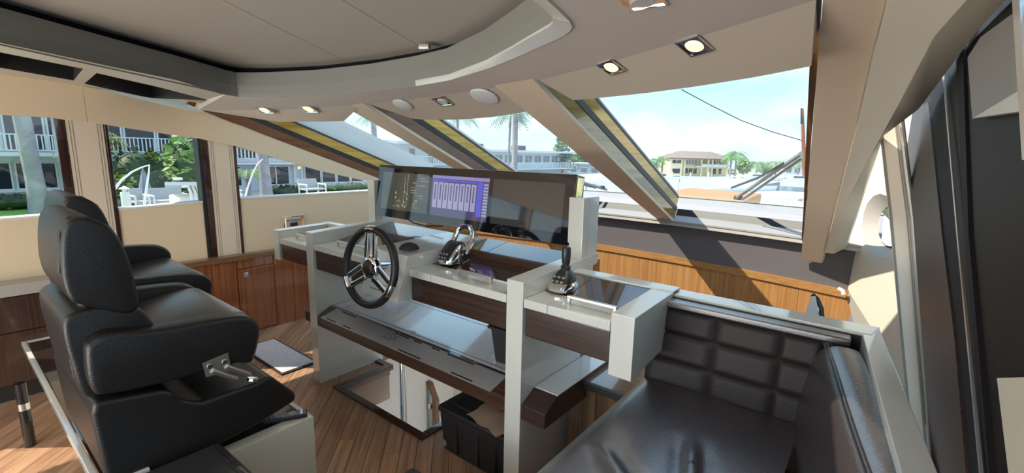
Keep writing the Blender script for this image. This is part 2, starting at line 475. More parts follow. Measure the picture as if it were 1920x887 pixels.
wood('sofa_base_wood', (0.05, 0.030, 0.018), (0.17, 0.105, 0.06), 'z', 45, 1.2, 0.3, 0.3)
glass('window_glass', (0.975, 0.975, 0.98))
glass('windshield_glass', (0.90, 0.95, 0.95), haze=0.03)
glass('clear_panel', (0.75, 0.82, 0.82), haze=0.15)

# ------------------------------------------------------------------ floor
PLANK = struct(MB().box(-4.0, 0.40, -3.2, 1.50, -0.06, -0.006).box(-4.0, -2.79, 1.5, 3.72, -0.06, -0.006).box(-2.79, -2.57, 1.5, 1.885, -0.06, -0.006)
       .box(-1.775, 0.40, 1.5, 3.72, -0.06, -0.006).box(-2.79, -1.775, 2.9, 3.72, -0.06, -0.006).build('floor', M['trim_wood']))
def clip(poly, rect):
    x0, x1, y0, y1 = rect
    for ax, lim, sg in ((0, x0, 1), (0, x1, -1), (1, y0, 1), (1, y1, -1)):
        out = []
        for i in range(len(poly)):
            a, b = poly[i-1], poly[i]
            da, db = sg*(a[ax]-lim), sg*(b[ax]-lim)
            if (da < 0) != (db < 0):
                t = da/(da-db); out.append((a[0]+(b[0]-a[0])*t, a[1]+(b[1]-a[1])*t))
            if db >= 0: out.append(b)
        poly = out
        if len(poly) < 3: return []
    return poly
RECTS = [(-3.98, 0.30, -0.5, 1.47), (-3.98, -2.80, 1.47, 2.3), (-2.80, -2.60, 1.47, 1.86), (-1.75, -0.62, 1.47, 2.3)]
pw, pl = 0.082, 1.25
ca, sa = math.cos(R(135)), math.sin(R(135))
for i in range(-40, 40):
    off = (i*0.37) % 1*pl
    for j in range(-5, 6):
        u0, u1, v0, v1 = j*pl+off, (j+1)*pl+off-0.002, i*pw, (i+1)*pw-0.0025
        q = [(-1.9+ca*u-sa*v, 0.9+sa*u+ca*v) for u, v in ((u0, v0), (u1, v0), (u1, v1), (u0, v1))]
        b = MB(); ok = False
        for rc in RECTS:
            c = clip(q, rc)
            if len(c) >= 3:
                ok = True; b.prism(c, 'z', -0.006, 0.0)
        if ok: b.build('plank', M['teak_floor'], PLANK)
        else: b.bm.free()

# hatch border (dark raised edging of the stairwell)
hb = sroot('trim_1', (-2.2, 1.5, 0))
def bar(m, a, b, wd, z0, z1):
    a = Vector((*a, 0)); b = Vector((*b, 0)); d = (b-a).normalized(); n = Vector((-d.y, d.x, 0))*wd
    return m.hexa([p+Vector((0, 0, z)) for z in (z0, z1) for p in (a, b, b+n, a+n)])
bar(MB(), (-2.60, 1.46), (-1.735, 1.46), 0.045, -0.03, 0.014).build('edging', M['dark_trim_wood'], hb, 0.004)
bar(MB(), (-2.555, 1.505), (-2.555, 1.905), 0.045, -0.03, 0.014).build('edging', M['dark_trim_wood'], hb, 0.004)
bar(MB(), (-2.79, 1.86), (-2.60, 1.86), 0.045, -0.03, 0.014).build('edging', M['dark_trim_wood'], hb, 0.004)
bar(MB(), (-1.735, 1.505), (-1.735, 2.9), 0.045, -0.03, 0.014).build('edging', M['dark_trim_wood'], hb, 0.004)

# below-deck lobby seen through the hatch
lob = sroot('floor_1', (-2.2, 2.4, -1.6))
MB().box(-3.2, -1.2, 1.2, 3.4, -1.64, -1.6).build('carpet', M['carpet_olive'], lob)
MB().box(-3.2, -1.2, 3.1, 3.14, -1.6, -0.06).build('white_wall', M['white_paint'], lob)
MB().box(-1.72, -1.70, 1.2, 3.1, -1.6, -0.06).build('side_wall', M['white_paint'], lob)
MB().box(-3.2, -3.18, 1.2, 3.1, -1.6, -0.06).build('side_wall', M['white_paint'], lob)
MB().box(-2.64, -2.60, 1.50, 1.90, -0.26, -0.03).build('stair_cheek', M['stair_wood'], lob)
MB().box(-2.62, -2.59, 1.35, 1.50, -1.6, -0.06).box(-2.62, -1.7, 1.35, 1.38, -1.6, -0.06).build('stair_wall', M['stair_wood'], lob)

# ------------------------------------------------------------------ port wall
XW = -4.0
wl = sroot('wall_left', (XW, 0.5, 0))
def wbox(b, y0, y1, z0, z1, x0=-4.06, x1=XW): return b.box(x0, x1, y0, y1, z0, z1)
sill = lambda y: 1.042+0.037*max(0, min(y, 1.6))
# lower tan panels
for (a, b_) in ((-3.0, -1.72), (-1.52, -0.62), (-0.42, 0.52), (0.785, 1.283), (1.548, 3.6)):
    MB().hexa([(-4.06, a, 0.62), (XW, a, 0.62), (XW, b_, 0.62), (-4.06, b_, 0.62), (-4.06, a, sill(a)), (XW, a, sill(a)), (XW, b_, sill(b_)), (-4.06, b_, sill(b_))]).build('lower_panel', M['cream_vinyl'], wl)
    MB().hexa([(-4.10, a, sill(a)), (XW+0.006, a, sill(a)), (XW+0.006, b_, sill(b_)), (-4.10, b_, sill(b_)), (-4.10, a, sill(a)+0.012), (XW+0.006, a, sill(a)+0.012), (XW+0.006, b_, sill(b_)+0.012), (-4.10, b_, sill(b_)+0.012)]).build('window_sill', M['white_paint'], wl)
# pillars with double stitching, each between dark frames
def pillar(y0, y1, lean=0.0, z0=0.66, z1=1.72):
    f = lambda y, z: (XW+0.004, y+lean*(z-1.1), z)
    g = lambda y, z: (-4.08, y+lean*(z-1.1), z)
    MB().hexa([g(y0, z0), f(y0, z0), f(y1, z0), g(y1, z0), g(y0, z1), f(y0, z1), f(y1, z1), g(y1, z1)]).build('pillar', M['cream_beam'], wl, 0.006)
    for yy in (y0+0.018, y0+0.032, y1-0.018, y1-0.032):
        a, b_ = Vector(f(yy, z0)), Vector(f(yy, z1))
        MB().tube([a+Vector((0.0005, 0, 0)), b_+Vector((0.0005, 0, 0))], 0.0016, 4).build('stitching', M['stitch'], wl)
def post(y0, y1, z0=0.66, z1=1.72, m='dark_trim_wood'):
    MB().box(-4.09, XW+0.008, y0, y1, z0, z1).build('frame_post', M[m], wl, 0.004)
pillar(0.58, 0.762); post(0.530, 0.578); post(0.764, 0.784)
pillar(1.352, 1.528); post(1.284, 1.305, m='black_rubber'); post(1.306, 1.350); post(1.530, 1.546)
pillar(-0.57, -0.47); post(-0.62, -0.572); post(-0.468, -0.42)
pillar(-1.67, -1.57); post(-1.72, -1.672); post(-1.568, -1.52)
# valance above the windows
VB = [(-3.0, 1.72), (-0.5, 1.705), (0.32, 1.69), (0.57, 1.650), (0.76, 1.634), (1.30, 1.562), (1.54, 1.514), (2.24, 1.314), (2.80, 1.190), (3.6, 0.985)]
VT = [(-3.0, 2.02), (-0.5, 1.99), (0.34, 1.926), (0.57, 1.882), (0.76, 1.848), (1.20, 1.765), (1.36, 1.752), (2.24, 1.445), (2.86, 1.225), (3.6, 1.02)]
MB().strip([(XW+0.012, y, z) for y, z in VB[:4]]+[(XW+0.012, 0.684, 1.641)], [(XW+0.012, y, z) for y, z in VT[:4]]+[(XW+0.012, 0.684, 1.862)], (-0.05, 0, 0)).build('valance', M['cream_vinyl'], wl)
MB().strip([(XW+0.012, 0.687, 1.640)]+[(XW+0.012, y, z) for y, z in VB[4:]], [(XW+0.012, 0.687, 1.861)]+[(XW+0.012, y, z) for y, z in VT[4:]], (-0.05, 0, 0)).build('valance', M['cream_vinyl'], wl)
MB().box(-4.06, -3.99, -3.0, 0.7, 1.66, 2.2).build('wall_top', M['cream_vinyl'], wl)
# panes
k = 0
for (a, b_, z1) in ((-3.0, -1.72, 1.75), (-1.52, -0.62, 1.75), (-0.42, 0.53, 1.75), (0.784, 1.284, 1.68), (1.546, 3.6, 1.56)):
    k += 1
    if k < 5: o = MB().box(-4.05, -4.044, a, b_, 1.06, z1).build('window_%d' % k, M['window_glass'])
    else: o = MB().prism([(1.546, 1.06), (3.45, 1.06), (1.546, 1.56)], 'x', -4.05, -4.044).build('window_%d' % k, M['window_glass'])
    struct(o)

# varnished cabinet along the port wall
cb = thing('side_cabinet', 'low varnished red wood cabinet running along the port wall under the windows', 'cabinet', (-3.96, 1.0, 0))
MB().box(-4.0, -3.95, 0.62, 3.62, 0.0, 0.62).build('carcass', M['red_wood'], cb)
ys = [0.80, 1.08, 1.28, 1.455, 1.742, 1.90, 2.06, 2.24, 2.44]
for a, b_ in zip(ys[:-1], ys[1:]):
    if abs(a-1.455) < 0.01: continue
    MB().box(-3.95, -3.936, a+0.0015, b_-0.0015, 0.0, 0.618).build('panel', M['red_wood'], cb, 0.002)
dr = MB().box(-3.95, -3.928, 1.459, 1.738, 0.02, 0.545).build('door', M['red_wood'], cb, 0.003)
MB().box(-3.930, -3.922, 1.50, 1.535, 0.478, 0.518).build('latch_plate', M['chrome'], dr, 0.003)
MB().lathe([(0.0, 0.006), (0.010, 0.006), (0.010, 0)], (-3.922, 1.517, 0.498), (1, 0, 0), 14).build('latch_ring', M['steel'], dr)
MB().box(-3.95, -3.936, 1.459, 1.738, 0.548, 0.618).build('panel', M['red_wood'], cb, 0.002)
MB().box(-4.0, -3.92, 0.60, 3.62, 0.62, 0.662).build('top_cap', M['sill_wood'], cb, 0.006)
c2 = thing('dark_cabinet', 'dark wood cabinet on the port wall behind the helm chairs', 'cabinet', (-3.9, -0.4, 0))  # shaded aft run of the port cabinet, darkened in its colour
MB().box(-4.0, -3.86, -2.6, 0.60, 0.10, 0.63).build('carcass', M['dark_cabinet_wood'], c2)
MB().box(-4.0, -3.84, -2.6, 0.60, 0.63, 0.70).build('top_shelf', M['grey_liner'], c2, 0.006)
for a, b_ in ((-0.9, -0.12), (-0.115, 0.595)):
    MB().box(-3.86, -3.842, a, b_, 0.42, 0.625).build('drawer', M['dark_cabinet_wood'], c2, 0.003)
    MB().box(-3.86, -3.842, a, b_, 0.11, 0.415).build('door', M['dark_cabinet_wood'], c2, 0.003)
MB().box(-4.0, -3.88, -2.6, 0.60, 0.0, 0.10).build('toe_kick', M['black_rubber'], c2)

# control panel on the port wall
cp = thing('control_panel', 'square chrome framed keypad panel set in the port wall under the window', 'panel', (-3.99, 1.95, 0.85))
o = MB().box(-4.0, -3.985, 1.862, 2.055, 0.80, 0.932).build('bezel', M['chrome'], cp, 0.006)
MB().box(-3.985, -3.979, 1.888, 2.030, 0.80, 0.915).build('face_plate', M['steel'], cp, 0.003)
MB().box(-3.979, -3.976, 1.925, 1.990, 0.84, 0.872).build('display', M['black_plastic'], cp)
for i in range(4):
    for j in (0, 1):
        MB().box(-3.979, -3.975, 1.896+i*0.034, 1.922+i*0.034, 0.884 if j == 0 else 0.818, 0.896 if j == 0 else 0.830).build('button', M['grey_plastic'], cp)

# ------------------------------------------------------------------ front wall under the windshield
yf = lambda x: 3.75-0.072*(x+1.96)**2
fw_ = sroot('wall_front', (-1.9, 3.7, 0))
xs = [-3.96+i*(3.90/26) for i in range(27)]
for i in range(13):
    seg = [xs[2*i]+0.001+(xs[2*i+2]-xs[2*i]-0.002)*t/2 for t in range(3)]
    MB().strip([(x, yf(x), 0) for x in seg], [(x, yf(x), 0.655) for x in seg], (0, 0.03, 0)).build('panel', M['front_wood'], fw_)
MB().strip([(x, yf(x)-0.014, 0.658) for x in xs], [(x, yf(x)-0.014, 0.708) for x in xs], (0, 0.04, 0)).build('top_rail', M['rail_wood'], fw_)
MB().strip([(x, yf(x)+0.004, 0.708) for x in xs], [(x, yf(x)+0.004, 0.99) for x in xs], (0, 0.03, 0)).build('felt_band', M['felt_grey'], fw_)
LE = 0.055
MB().strip([(x, yf(x)-LE, 0.965) for x in xs], [(x, yf(x)-LE+0.01, 1.004) for x in xs], (0, 0.02, 0)).build('ledge_fascia', M['grey_liner'], fw_)
MB().strip([(x, yf(x)-LE, 1.004) for x in xs], [(x, yf(x)+0.31, 1.052) for x in xs], (0, 0, -0.012)).build('windshield_ledge', M['ledge_grey'], fw_)

MB().strip([(x, yf(x)+0.120, 1.020) for x in xs], [(x, yf(x)+0.150, 1.078) for x in xs], (0, 0.02, 0)).build('glass_seal', M['black_rubber'], fw_)

# ------------------------------------------------------------------ windshield
def zc(x, y): return 1.95+0.03*x-0.05*y
TOP = [(-3.95, 1.30), (-3.4, 1.60), (-2.69, 1.745), (-2.0, 1.79), (-1.255, 1.751), (-0.512, 1.517), (-0.182, 1.376), (-0.02, 1.30)]
def ytop(x):
    for (a, b_) in zip(TOP[:-1], TOP[1:]):
        if a[0] <= x <= b_[0]:
            i = TOP.index(a)
            p0 = TOP[max(i-1, 0)]; p3 = TOP[min(i+2, len(TOP)-1)]
            t = (x-a[0])/(b_[0]-a[0]); d = b_[0]-a[0]
            m1 = (b_[1]-p0[1])/(b_[0]-p0[0])*d; m2 = (p3[1]-a[1])/(p3[0]-a[0])*d
            return (2*t**3-3*t*t+1)*a[1]+(t**3-2*t*t+t)*m1+(-2*t**3+3*t*t)*b_[1]+(t**3-t*t)*m2
    return TOP[0][1] if x < TOP[0][0] else TOP[-1][1]
def Tp(x): y = ytop(x); return Vector((x, y, zc(x, y)))
def Bp(x): return Vector((x, yf(x), 1.0))
# the edges of the four rake beams: top x, bottom x (inner face)
ML = [(-3.97, -4.0), (-2.563, -2.72), (-1.266, -1.29), (-0.182, -0.39)]
NRM = Vector((0, 0.36, 0.93)).normalized()
def pane_pt(i, u, t, depth=0.0):
    a = Tp(ML[i][0]+(ML[i+1][0]-ML[i][0])*u); b_ = Bp(ML[i][1]+(ML[i+1][1]-ML[i][1])*u)
    return a+(b_-a)*t+NRM*depth
for i in range(3):
    g = MB().grid(lambda u, t: pane_pt(i, u, t*1.11-0.02, 0.200), 10, 2).build('window_%d' % (6+i), M['windshield_glass'], recalc=False)
    struct(g)
ws = sroot('trim_2', (-1.9, 2.6, 1.2))
def beam(name, i, w_top, w_bot, cream=True):
    a, b_ = Tp(ML[i][0]), Bp(ML[i][1])
    d = (b_-a)
    a2 = a-d*0.03; b2 = b_+d*0.012
    X = Vector((1, 0, 0))
    if cream:
        MB().hexa([a2-X*w_top-NRM*0.012, a2-NRM*0.012, a2+NRM*0.01, a2-X*w_top+NRM*0.01, b2-X*w_bot-NRM*0.012, b2-NRM*0.012, b2+NRM*0.01, b2-X*w_bot+NRM*0.01]).build('beam_cladding', M['cream_beam'], ws, 0.004)
    def lay(n0, n1, m, nm, inset=0.0):
        p = [a2-X*(w_top*0.7), a2-X*inset, b2-X*inset, b2-X*(w_bot*0.7)]
        MB().hexa([q+NRM*n0 for q in p]+[q+NRM*n1 for q in p]).build(nm, M[m], ws)
    lay(0.012, 0.085, 'beam_gold_wood' if i == 2 else 'trim_wood', 'beam_side', 0.004)
    lay(0.085, 0.122, 'black_rubber', 'beam_seal', 0.0)
    lay(0.122, 0.196, 'frame_gloss_wood', 'beam_side', 0.008)
    lay(0.196, 0.214, 'black_rubber', 'beam_seal', 0.006)
    lay(0.214, 0.40 if i == 0 else 0.235, 'white_paint', 'outer_cap', 0.02)
beam('port', 0, 0.06, 0.06, False)
beam('mid', 1, 0.235, 0.13)
beam('mid', 2, 0.245, 0.125)
# header panels between the ceiling edge and the glass: the free edge in each bay
HD = {0: [(522, 229), (560, 228), (600, 228), (645, 227)], 1: [(770, 222), (790, 224), (860, 224.5), (930, 219), (1000, 207), (1030, 199)], 2: [(1075, 188), (1110, 185), (1200, 176), (1300, 163), (1420, 144), (1521, 124)]}
def hdr_t(i, u):
    return {0: 0.135-0.02*u, 1: 0.15-0.055*u*u, 2: 0.16+0.12*u}[i]
for i in range(3):
    n = 14
    A = [pane_pt(i, u/n, -0.01, 0.0) for u in range(n+1)]
    P0, P1, P2 = pane_pt(i, 0, 0), pane_pt(i, 1, 0), pane_pt(i, 0.5, 1)
    nn = (P1-P0).cross(P2-P0)
    B = []
    for u in range(n+1):
        f = u/n*(len(HD[i])-1); j = min(int(f), len(HD[i])-2); f -= j
        q = (HD[i][j][0]+(HD[i][j+1][0]-HD[i][j][0])*f, HD[i][j][1]+(HD[i][j+1][1]-HD[i][j][1])*f)
        B.append(gp(q[0], q[1], P0, nn))
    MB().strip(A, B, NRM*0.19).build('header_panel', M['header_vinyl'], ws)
# starboard beam
def pp(px, py, y): return gy(px, py, y)
lerp = lambda a, b_, t: a+(b_-a)*t
def edge(pts, y0, y1):
    out = []
    n = len(pts)
    for i, p in enumerate(pts): out.append(gy(p[0], p[1], lerp(y0, y1, (p[1]+40)/520)))
    return out
DS = [(1526, -40), (1519, 100), (1512, 250), (1506, 400), (1503, 445)]
DE = [(1544, -40), (1535, 100), (1522, 250), (1511, 400), (1507, 470)]
OFF = (0.01, 0.02, 0.02)
MB().strip(edge(DS, 1.3, 3.5), edge(DE, 1.3, 3.5), (0.02, 0.06, 0.09)).build('beam_side', M['dark_trim_wood'], ws)
PA0 = [(1545, -40), (1535, 100), (1522, 250), (1510, 400), (1501, 487)]
PA1 = [(1672, -40), (1638, 90), (1604, 240), (1570, 370), (1556, 430), (1541, 494)]
PA0b = [(1545, -40), (1534, 90), (1523, 240), (1512, 370), (1507, 430), (1501, 487)]
MB().strip(edge(PA0b, 1.27, 3.48), edge(PA1, 1.27, 3.48), OFF).build('beam_cladding', M['cream_beam'], ws, 0.003)
PB0 = [(1674, -40), (1640, 90), (1606, 240), (1572, 370), (1558, 430), (1545, 474)]
PB1 = [(1850, -40), (1752, 70), (1684, 200), (1634, 290), (1590, 372), (1563, 476)]
MB().strip(edge(PB0, 1.2, 3.46), edge(PB1, 1.0, 3.46), OFF).build('side_cladding', M['cream_leather'], ws, 0.003)
PC1 = [(1925, -40), (1838, 50), (1722, 205), (1652, 258), (1615, 372), (1586, 465)]
MB().strip(edge(PB1, 1.0, 3.46), edge(PC1, 1.06, 3.52), (0.01, 0.03, 0.03)).build('cladding_underside', M['ivory_panel'], ws)

# ------------------------------------------------------------------ ceiling
OPN = [(-2.45, -2.4), (-2.47, -0.8), (-2.49, 0.0)]
for q in [(0, 82), (223, 131), (330, 154), (400, 170), (425, 176), (447, 179.5), (480, 180), (520, 179.5), (600, 177), (700, 169), (780, 159), (843, 148), (920, 124), (980, 99), (1006, 87), (1040, 72), (1058, 63), (1069, 54), (1073, 46), (1068, 36), (1050, 18), (1030, 0)]:
    d = ray(*q); nn = Vector((-0.03, 0.05, 1)); p = gp(q[0], q[1], (0, 0, 1.95), nn); OPN.append((p.x, p.y))
OPN += [(-0.655, 0.78), (-0.57, 0.55), (-0.56, 0.3), (-0.56, -2.4)]  # unseen aft flare, added to let sun reach the sofa bolster
PORTEDGE = [(-2.48, -3.0)]+[(x-0.025, y+0.004) for x, y in OPN[1:8]]
outer = PORTEDGE+[(-3.97, 1.30)]+[(x, ytop(x)) for x in (-3.9, -3.7, -3.4, -3.05, -2.69, -2.35, -2.0, -1.65, -1.255, -0.9, -0.512, -0.35, -0.182)]+[(-0.02, 1.30), (0.09, 0.9), (0.13, 0.4), (0.42, 0.2), (0.42, -3.0)]
b = MB()
lo = [b.bm.verts.new((x, y, zc(x, y))) for x, y in outer]
li = [b.bm.verts.new((x, y, zc(x, y))) for x, y in OPN]
es = [b.bm.edges.new((L[i], L[(i+1) % len(L)])) for L in (lo, li) for i in range(len(L))]
bmesh.ops.triangle_fill(b.bm, use_beauty=True, edges=es)
ext = bmesh.ops.extrude_face_region(b.bm, geom=b.bm.faces[:])
bmesh.ops.translate(b.bm, verts=[v for v in ext['geom'] if isinstance(v, bmesh.types.BMVert)], vec=(0, 0, 0.03))
ce = struct(b.build('ceiling', M['ceiling_vinyl']))
def inset(poly, d):
    out = []
    n = len(poly)
    for i in range(n):
        p = Vector((*poly[i], 0)); a = Vector((*poly[i-1], 0)); c = Vector((*poly[(i+1) % n], 0))
        t = ((p-a).normalized()+(c-p).normalized()).normalized(); q = p+Vector((t.y, -t.x, 0))*(d[i] if isinstance(d, list) else d)
        out.append((q.x, q.y))
    return out
tw = []
for x, y in OPN:
    tw.append(0.052 if x > -0.86 else max(0.004, 0.052-(-0.86-x)*0.075) if y > 1 else 0.004)
IN1 = inset(OPN, tw); IN2 = inset(OPN, [t+0.012 for t in tw])
closed = lambda L: L+[L[0]]
z3 = lambda L, dz: [Vector((x, y, zc(x, y)+dz)) for x, y in closed(L)]
zo, zi = z3(OPN, -0.006), z3(IN1, 0.012)
ks = [i for i in range(len(zo)) if zo[i].x > -2.0 and zo[i].y > -2.5 and i < len(OPN)]
MB().strip(zo[ks[0]:ks[-1]+1], zi[ks[0]:ks[-1]+1], (0, 0, 0.012)).build('sunroof_trim', M['white_gloss'], ce)
MB().strip(zo[:ks[0]+1], zi[:ks[0]+1], (0, 0, 0.012)).build('sunroof_edge', M['coaming_grey'], ce)
MB().strip(z3(IN1, 0.02), z3(IN2, 0.055)).build('sunroof_coaming', M['coaming_grey'], ce)
MB().strip(z3(inset(OPN, [t+0.010 for t in tw]), 0.050), z3(IN2, 0.127)).build('sunroof_coaming', M['coaming_grey'], ce)
OUT1 = inset(OPN, -0.05)
MB().strip(z3(IN2, 0.126), z3(OUT1, 0.127)).build('sunroof_slot', M['slot_black'], ce)
MB().strip(z3(OUT1, 0.127), z3(OUT1, 0.18)).build('sunroof_slot', M['slot_black'], ce)
# blind of three panels; unseen aft starboard gap added for sun on sofa
sb = sroot('trim_3', (-1.7, 0.3, 2.0))
s1a, s1b = gz(417, 0, 2.02), gz(662, 110, 2.0)
s2a, s2b = gz(665, 0, 2.04), gz(800, 79, 2.02)
def zb(x, y): return zc(x, y)+0.165
def sideof(a, b_, p): return (b_.x-a.x)*(p[1]-a.y)-(b_.y-a.y)*(p[0]-a.x)
def halfclip(poly, a, b_, sg):
    out = []
    for i in range(len(poly)):
        p, q = poly[i-1], poly[i]
        dp, dq = sg*sideof(a, b_, p), sg*sideof(a, b_, q)
        if (dp < 0) != (dq < 0):
            t = dp/(dp-dq); out.append((p[0]+(q[0]-p[0])*t, p[1]+(q[1]-p[1])*t))
        if dq >= 0: out.append(q)
    return out
BP = [(-3.3, -2.45), (-3.3, 1.10), (-3.3, 1.50), (-1.9, 1.66), (-1.3, 1.58), (-0.50, 1.36), (-0.50, 0.60), (-0.86, 0.60), (-0.86, 0.16), (-0.50, 0.16), (-0.50, -2.45)]
def shift(a, b_, d):
    n = Vector((-(b_.y-a.y), b_.x-a.x, 0)).normalized()*d; return a+n, b_+n
P1 = halfclip(BP, *shift(s1a, s1b, 0.002), 1)
Pm = halfclip(halfclip(BP, *shift(s1a, s1b, -0.002), -1), *shift(s2a, s2b, 0.002), 1)
P2 = halfclip(BP, *shift(s2a, s2b, -0.002), -1)
for P in (P1, Pm, P2):
    if len(P) > 2: MB().slab([(x, y, zb(x, y)) for x, y in P], (0, 0, 0.006)).build('blind_panel', M['blind_fabric'], sb)
# shell above the blind, left open for the added sun gap
MB().box(-4.1, -1.25, -3.0, 1.75, 2.20, 2.24).box(-1.25, -0.9, 0.50, 1.95, 2.20, 2.24).build('roof', M['white_paint'], sb)
MB().box(-0.9, -0.35, 0.50, 1.95, 2.20, 2.24).build('roof', M['white_paint'], sb)
# blind stop
lt = gz(796, 92, 1.955)
MB().obox(lt+Vector((0, 0, 0.01)), (0.05, 0.03, 0.025), (0, 0, R(30))).build('blind_stop', M['steel'], ce, 0.005)

# port soffit with the two lockers
SO = [Vector((x, y, zc(x, y))) for x, y in PORTEDGE]+[Vector((-3.97, 1.30, 1.765))]
SI = [Vector((XW, -3.0, 2.02)), Vector((XW, 0.0, 1.955)), Vector((XW, 0.684, 1.862)), Vector((XW, 1.1, 1.785)), Vector((XW, 1.36, 1.755))]
E1, E2 = Vector((*OPN[3], zc(*OPN[3]))), Vector((*OPN[8], zc(*OPN[8])))
spn = E1
snn = (E2-E1).cross(SI[2]-E1).normalized()
if snn.z < 0: snn = -snn
# flat soffit plane from the ceiling edge up to the valance
O1 = [(-60, 85), (0, 98), (156, 129), (138, 151), (0, 127), (-60, 112)]
O2 = [(181, 137), (300, 164), (396, 189), (285, 184), (262, 180), (158, 157)]
SB = [(-200, 52), (0, 82), (223, 131), (400, 170), (447, 180), (430, 207), (385, 208), (338, 206), (155, 164), (0, 125), (-200, 85)]
b = MB()
loops = [[gp(x, y, spn, snn) for x, y in L] for L in ([(-200, 40), (0, 80), (223, 128), (330, 150), (420, 178), (412, 213), (345, 224), (155, 182), (0, 142), (-200, 102)], O1, O2)]
vv = [[b.bm.verts.new(p) for p in L] for L in loops]
es = [b.bm.edges.new((L[i], L[(i+1) % len(L)])) for L in vv for i in range(len(L))]
bmesh.ops.triangle_fill(b.bm, use_beauty=True, edges=es)
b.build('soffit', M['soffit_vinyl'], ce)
for L in loops[1:]:
    up = snn*0.10
    b = MB(); n = len(L)
    b.strip(L+[L[0]], [p+up for p in L]+[L[0]+up])
    b.build('locker_lining', M['locker_grey'], ce)
    b = MB(); b.faces([p+up for p in L], [tuple(range(n))]); b.build('locker_back', M['black_gloss'], ce)
    c = sum(L, Vector())/n
    e0, e1 = L[0]+(L[2]-L[0])*0.25, L[0]+(L[2]-L[0])*0.98
    MB().tube([e0+up*0.25, e1+up*0.25], 0.006, 8).build('locker_rail', M['chrome'], ce)

# ------------------------------------------------------------------ header and ceiling downlights
def downlight(px, py, pt, nrm, size, lit, label, rz=0.0):
    c = gp(px, py, pt, nrm); n = Vector(nrm).normalized()
    if n.z > 0: n = -n
    t = thing('downlight', label, 'light', tuple(c), 'recessed square downlights')
    q = n.to_track_quat('Z', 'Y').to_matrix() @ Matrix.Rotation(rz, 3, 'Z')
    s_ = size/2
    f = MB()
    w_ = size*0.07
    for sx, sy, lx, ly in ((0, 1, 2*s_, w_), (0, -1, 2*s_, w_), (1, 0, w_, 2*s_), (-1, 0, w_, 2*s_)):
        f.obox(c+q@Vector((sx*(s_-w_/2), sy*(s_-w_/2), 0.002)), (lx, ly, 0.006), q)
    f.build('frame', M['chrome'], t)
    MB().obox(c+q@Vector((0, 0, -0.0005)), (size*0.9, size*0.9, 0.004), q).build('reflector', M['chrome'], t)
    MB().lathe([(0.0, 0.006), (s_*0.55, 0.006), (s_*0.66, 0.002), (s_*0.70, 0.0)], c+q@Vector((0, 0, 0.001)), n, 20).build('lamp', M['lamp_glow' if lit else 'lamp_off'], t)
    if lit:
        l = bpy.data.lights.new('downlight_beam', 'SPOT'); l.energy = 3; l.spot_size = R(110); l.spot_blend = 0.6; l.color = (1, 0.82, 0.55); l.shadow_soft_size = 0.03
        lo_ = bpy.data.objects.new('downlight_beam', l); COL.objects.link(lo_)
        lo_.location = c+n*0.03; lo_.rotation_euler = n.to_track_quat('-Z', 'Y').to_euler()
def bayplane(i):
    P0, P1_, P2_ = pane_pt(i, 0, 0), pane_pt(i, 1, 0), pane_pt(i, 0.5, 1)
    return P0, (P1_-P0).cross(P2_-P0)
b2p, b2n = bayplane(2); b1p, b1n = bayplane(1); b0p, b0n = bayplane(0)
downlight(1302, 86, b2p, b2n, 0.084, True, 'lit square chrome downlight, the larger of two in the header above the right windshield pane', R(10))
downlight(1146, 126, b2p, b2n, 0.082, True, 'lit square downlight beside the gold-sided rake beam, right windshield header', R(10))
downlight(830, 190, b1p, b1n, 0.09, False, 'unlit square downlight in the header above the middle windshield pane', R(5))
downlight(496, 206.5, b0p, b0n, 0.10, True, 'lit downlight nearest the port wall in the left header', 0)
downlight(578, 204.5, b0p, b0n, 0.10, True, 'lit downlight in the left header next to the first rake beam', 0)
downlight(1206, 1, (0, 0, 1.95), (-0.03, 0.05, 1), 0.10, False, 'orange reflecting square chrome downlight in the flat ceiling at the top edge', R(25))
for (px, py, rx, lb) in ((755, 196, 0.060, 'small round white speaker cover in the middle header left of the unlit downlight'), (908, 181, 0.075, 'round white speaker cover in the middle header right of the unlit downlight')):
    c = gp(px, py, b1p, b1n); n = -b1n.normalized() if b1n.z > 0 else b1n.normalized()
    tag(MB().lathe([(0, 0.012), (rx*0.7, 0.011), (rx*0.95, 0.006), (rx, 0.0), (rx, -0.003)], c, n, 28).build('speaker_cover', M['white_paint']), lb, 'speaker')

# ------------------------------------------------------------------ starboard wall, porthole, jamb and door
ST_P, ST_N = (0.066, 0, 1.5), (-1, 0, -0.19)
wr = sroot('wall_right', (0.1, 2.4, 0.9))
def stq(pts, depth=0.0):
    return [gp(x, y, ST_P, ST_N)+Vector((depth, 0, 0)) for x, y in pts]
# cream wall panel from the front corner to the jamb
C0, C1 = gy(1592, 548, 3.5), gy(1587, 462, 3.5)
J0, J1 = gp(1745, 887, ST_P, ST_N), gp(1690, 215, ST_P, ST_N)
print('jamb', J0, J1)
def wl_pt(px, py):
    # wall plane through the front corner and the jamb foot
    a = Vector((-0.095, 3.5, 0.7)); b_ = Vector((0.30, 2.45, 0.2)); c = Vector((-0.07, 3.5, 1.3))
    n = (b_-a).cross(c-a)
    return gp(px, py, a, n)
wallpoly = [(1591, 546), (1632, 612), (1700, 735), (1800, 900), (1800, 500), (1790, 60), (1690, 120), (1600, 372), (1572, 463)]
b = MB(); vs = [wl_pt(*q) for q in wallpoly]
hole = [(1650+34*math.cos(a), 425+62*math.sin(a)) for a in [2*PI*k/16 for k in range(16)]]
hv = [wl_pt(x, y) for x, y in hole]
v1 = [b.bm.verts.new(p) for p in vs]; v2 = [b.bm.verts.new(p) for p in hv]
es = [b.bm.edges.new((L[i], L[(i+1) % len(L)])) for L in (v1, v2) for i in range(len(L))]
bmesh.ops.triangle_fill(b.bm, use_beauty=True, edges=es)
b.build('side_panel', M['cream_leather'], wr)
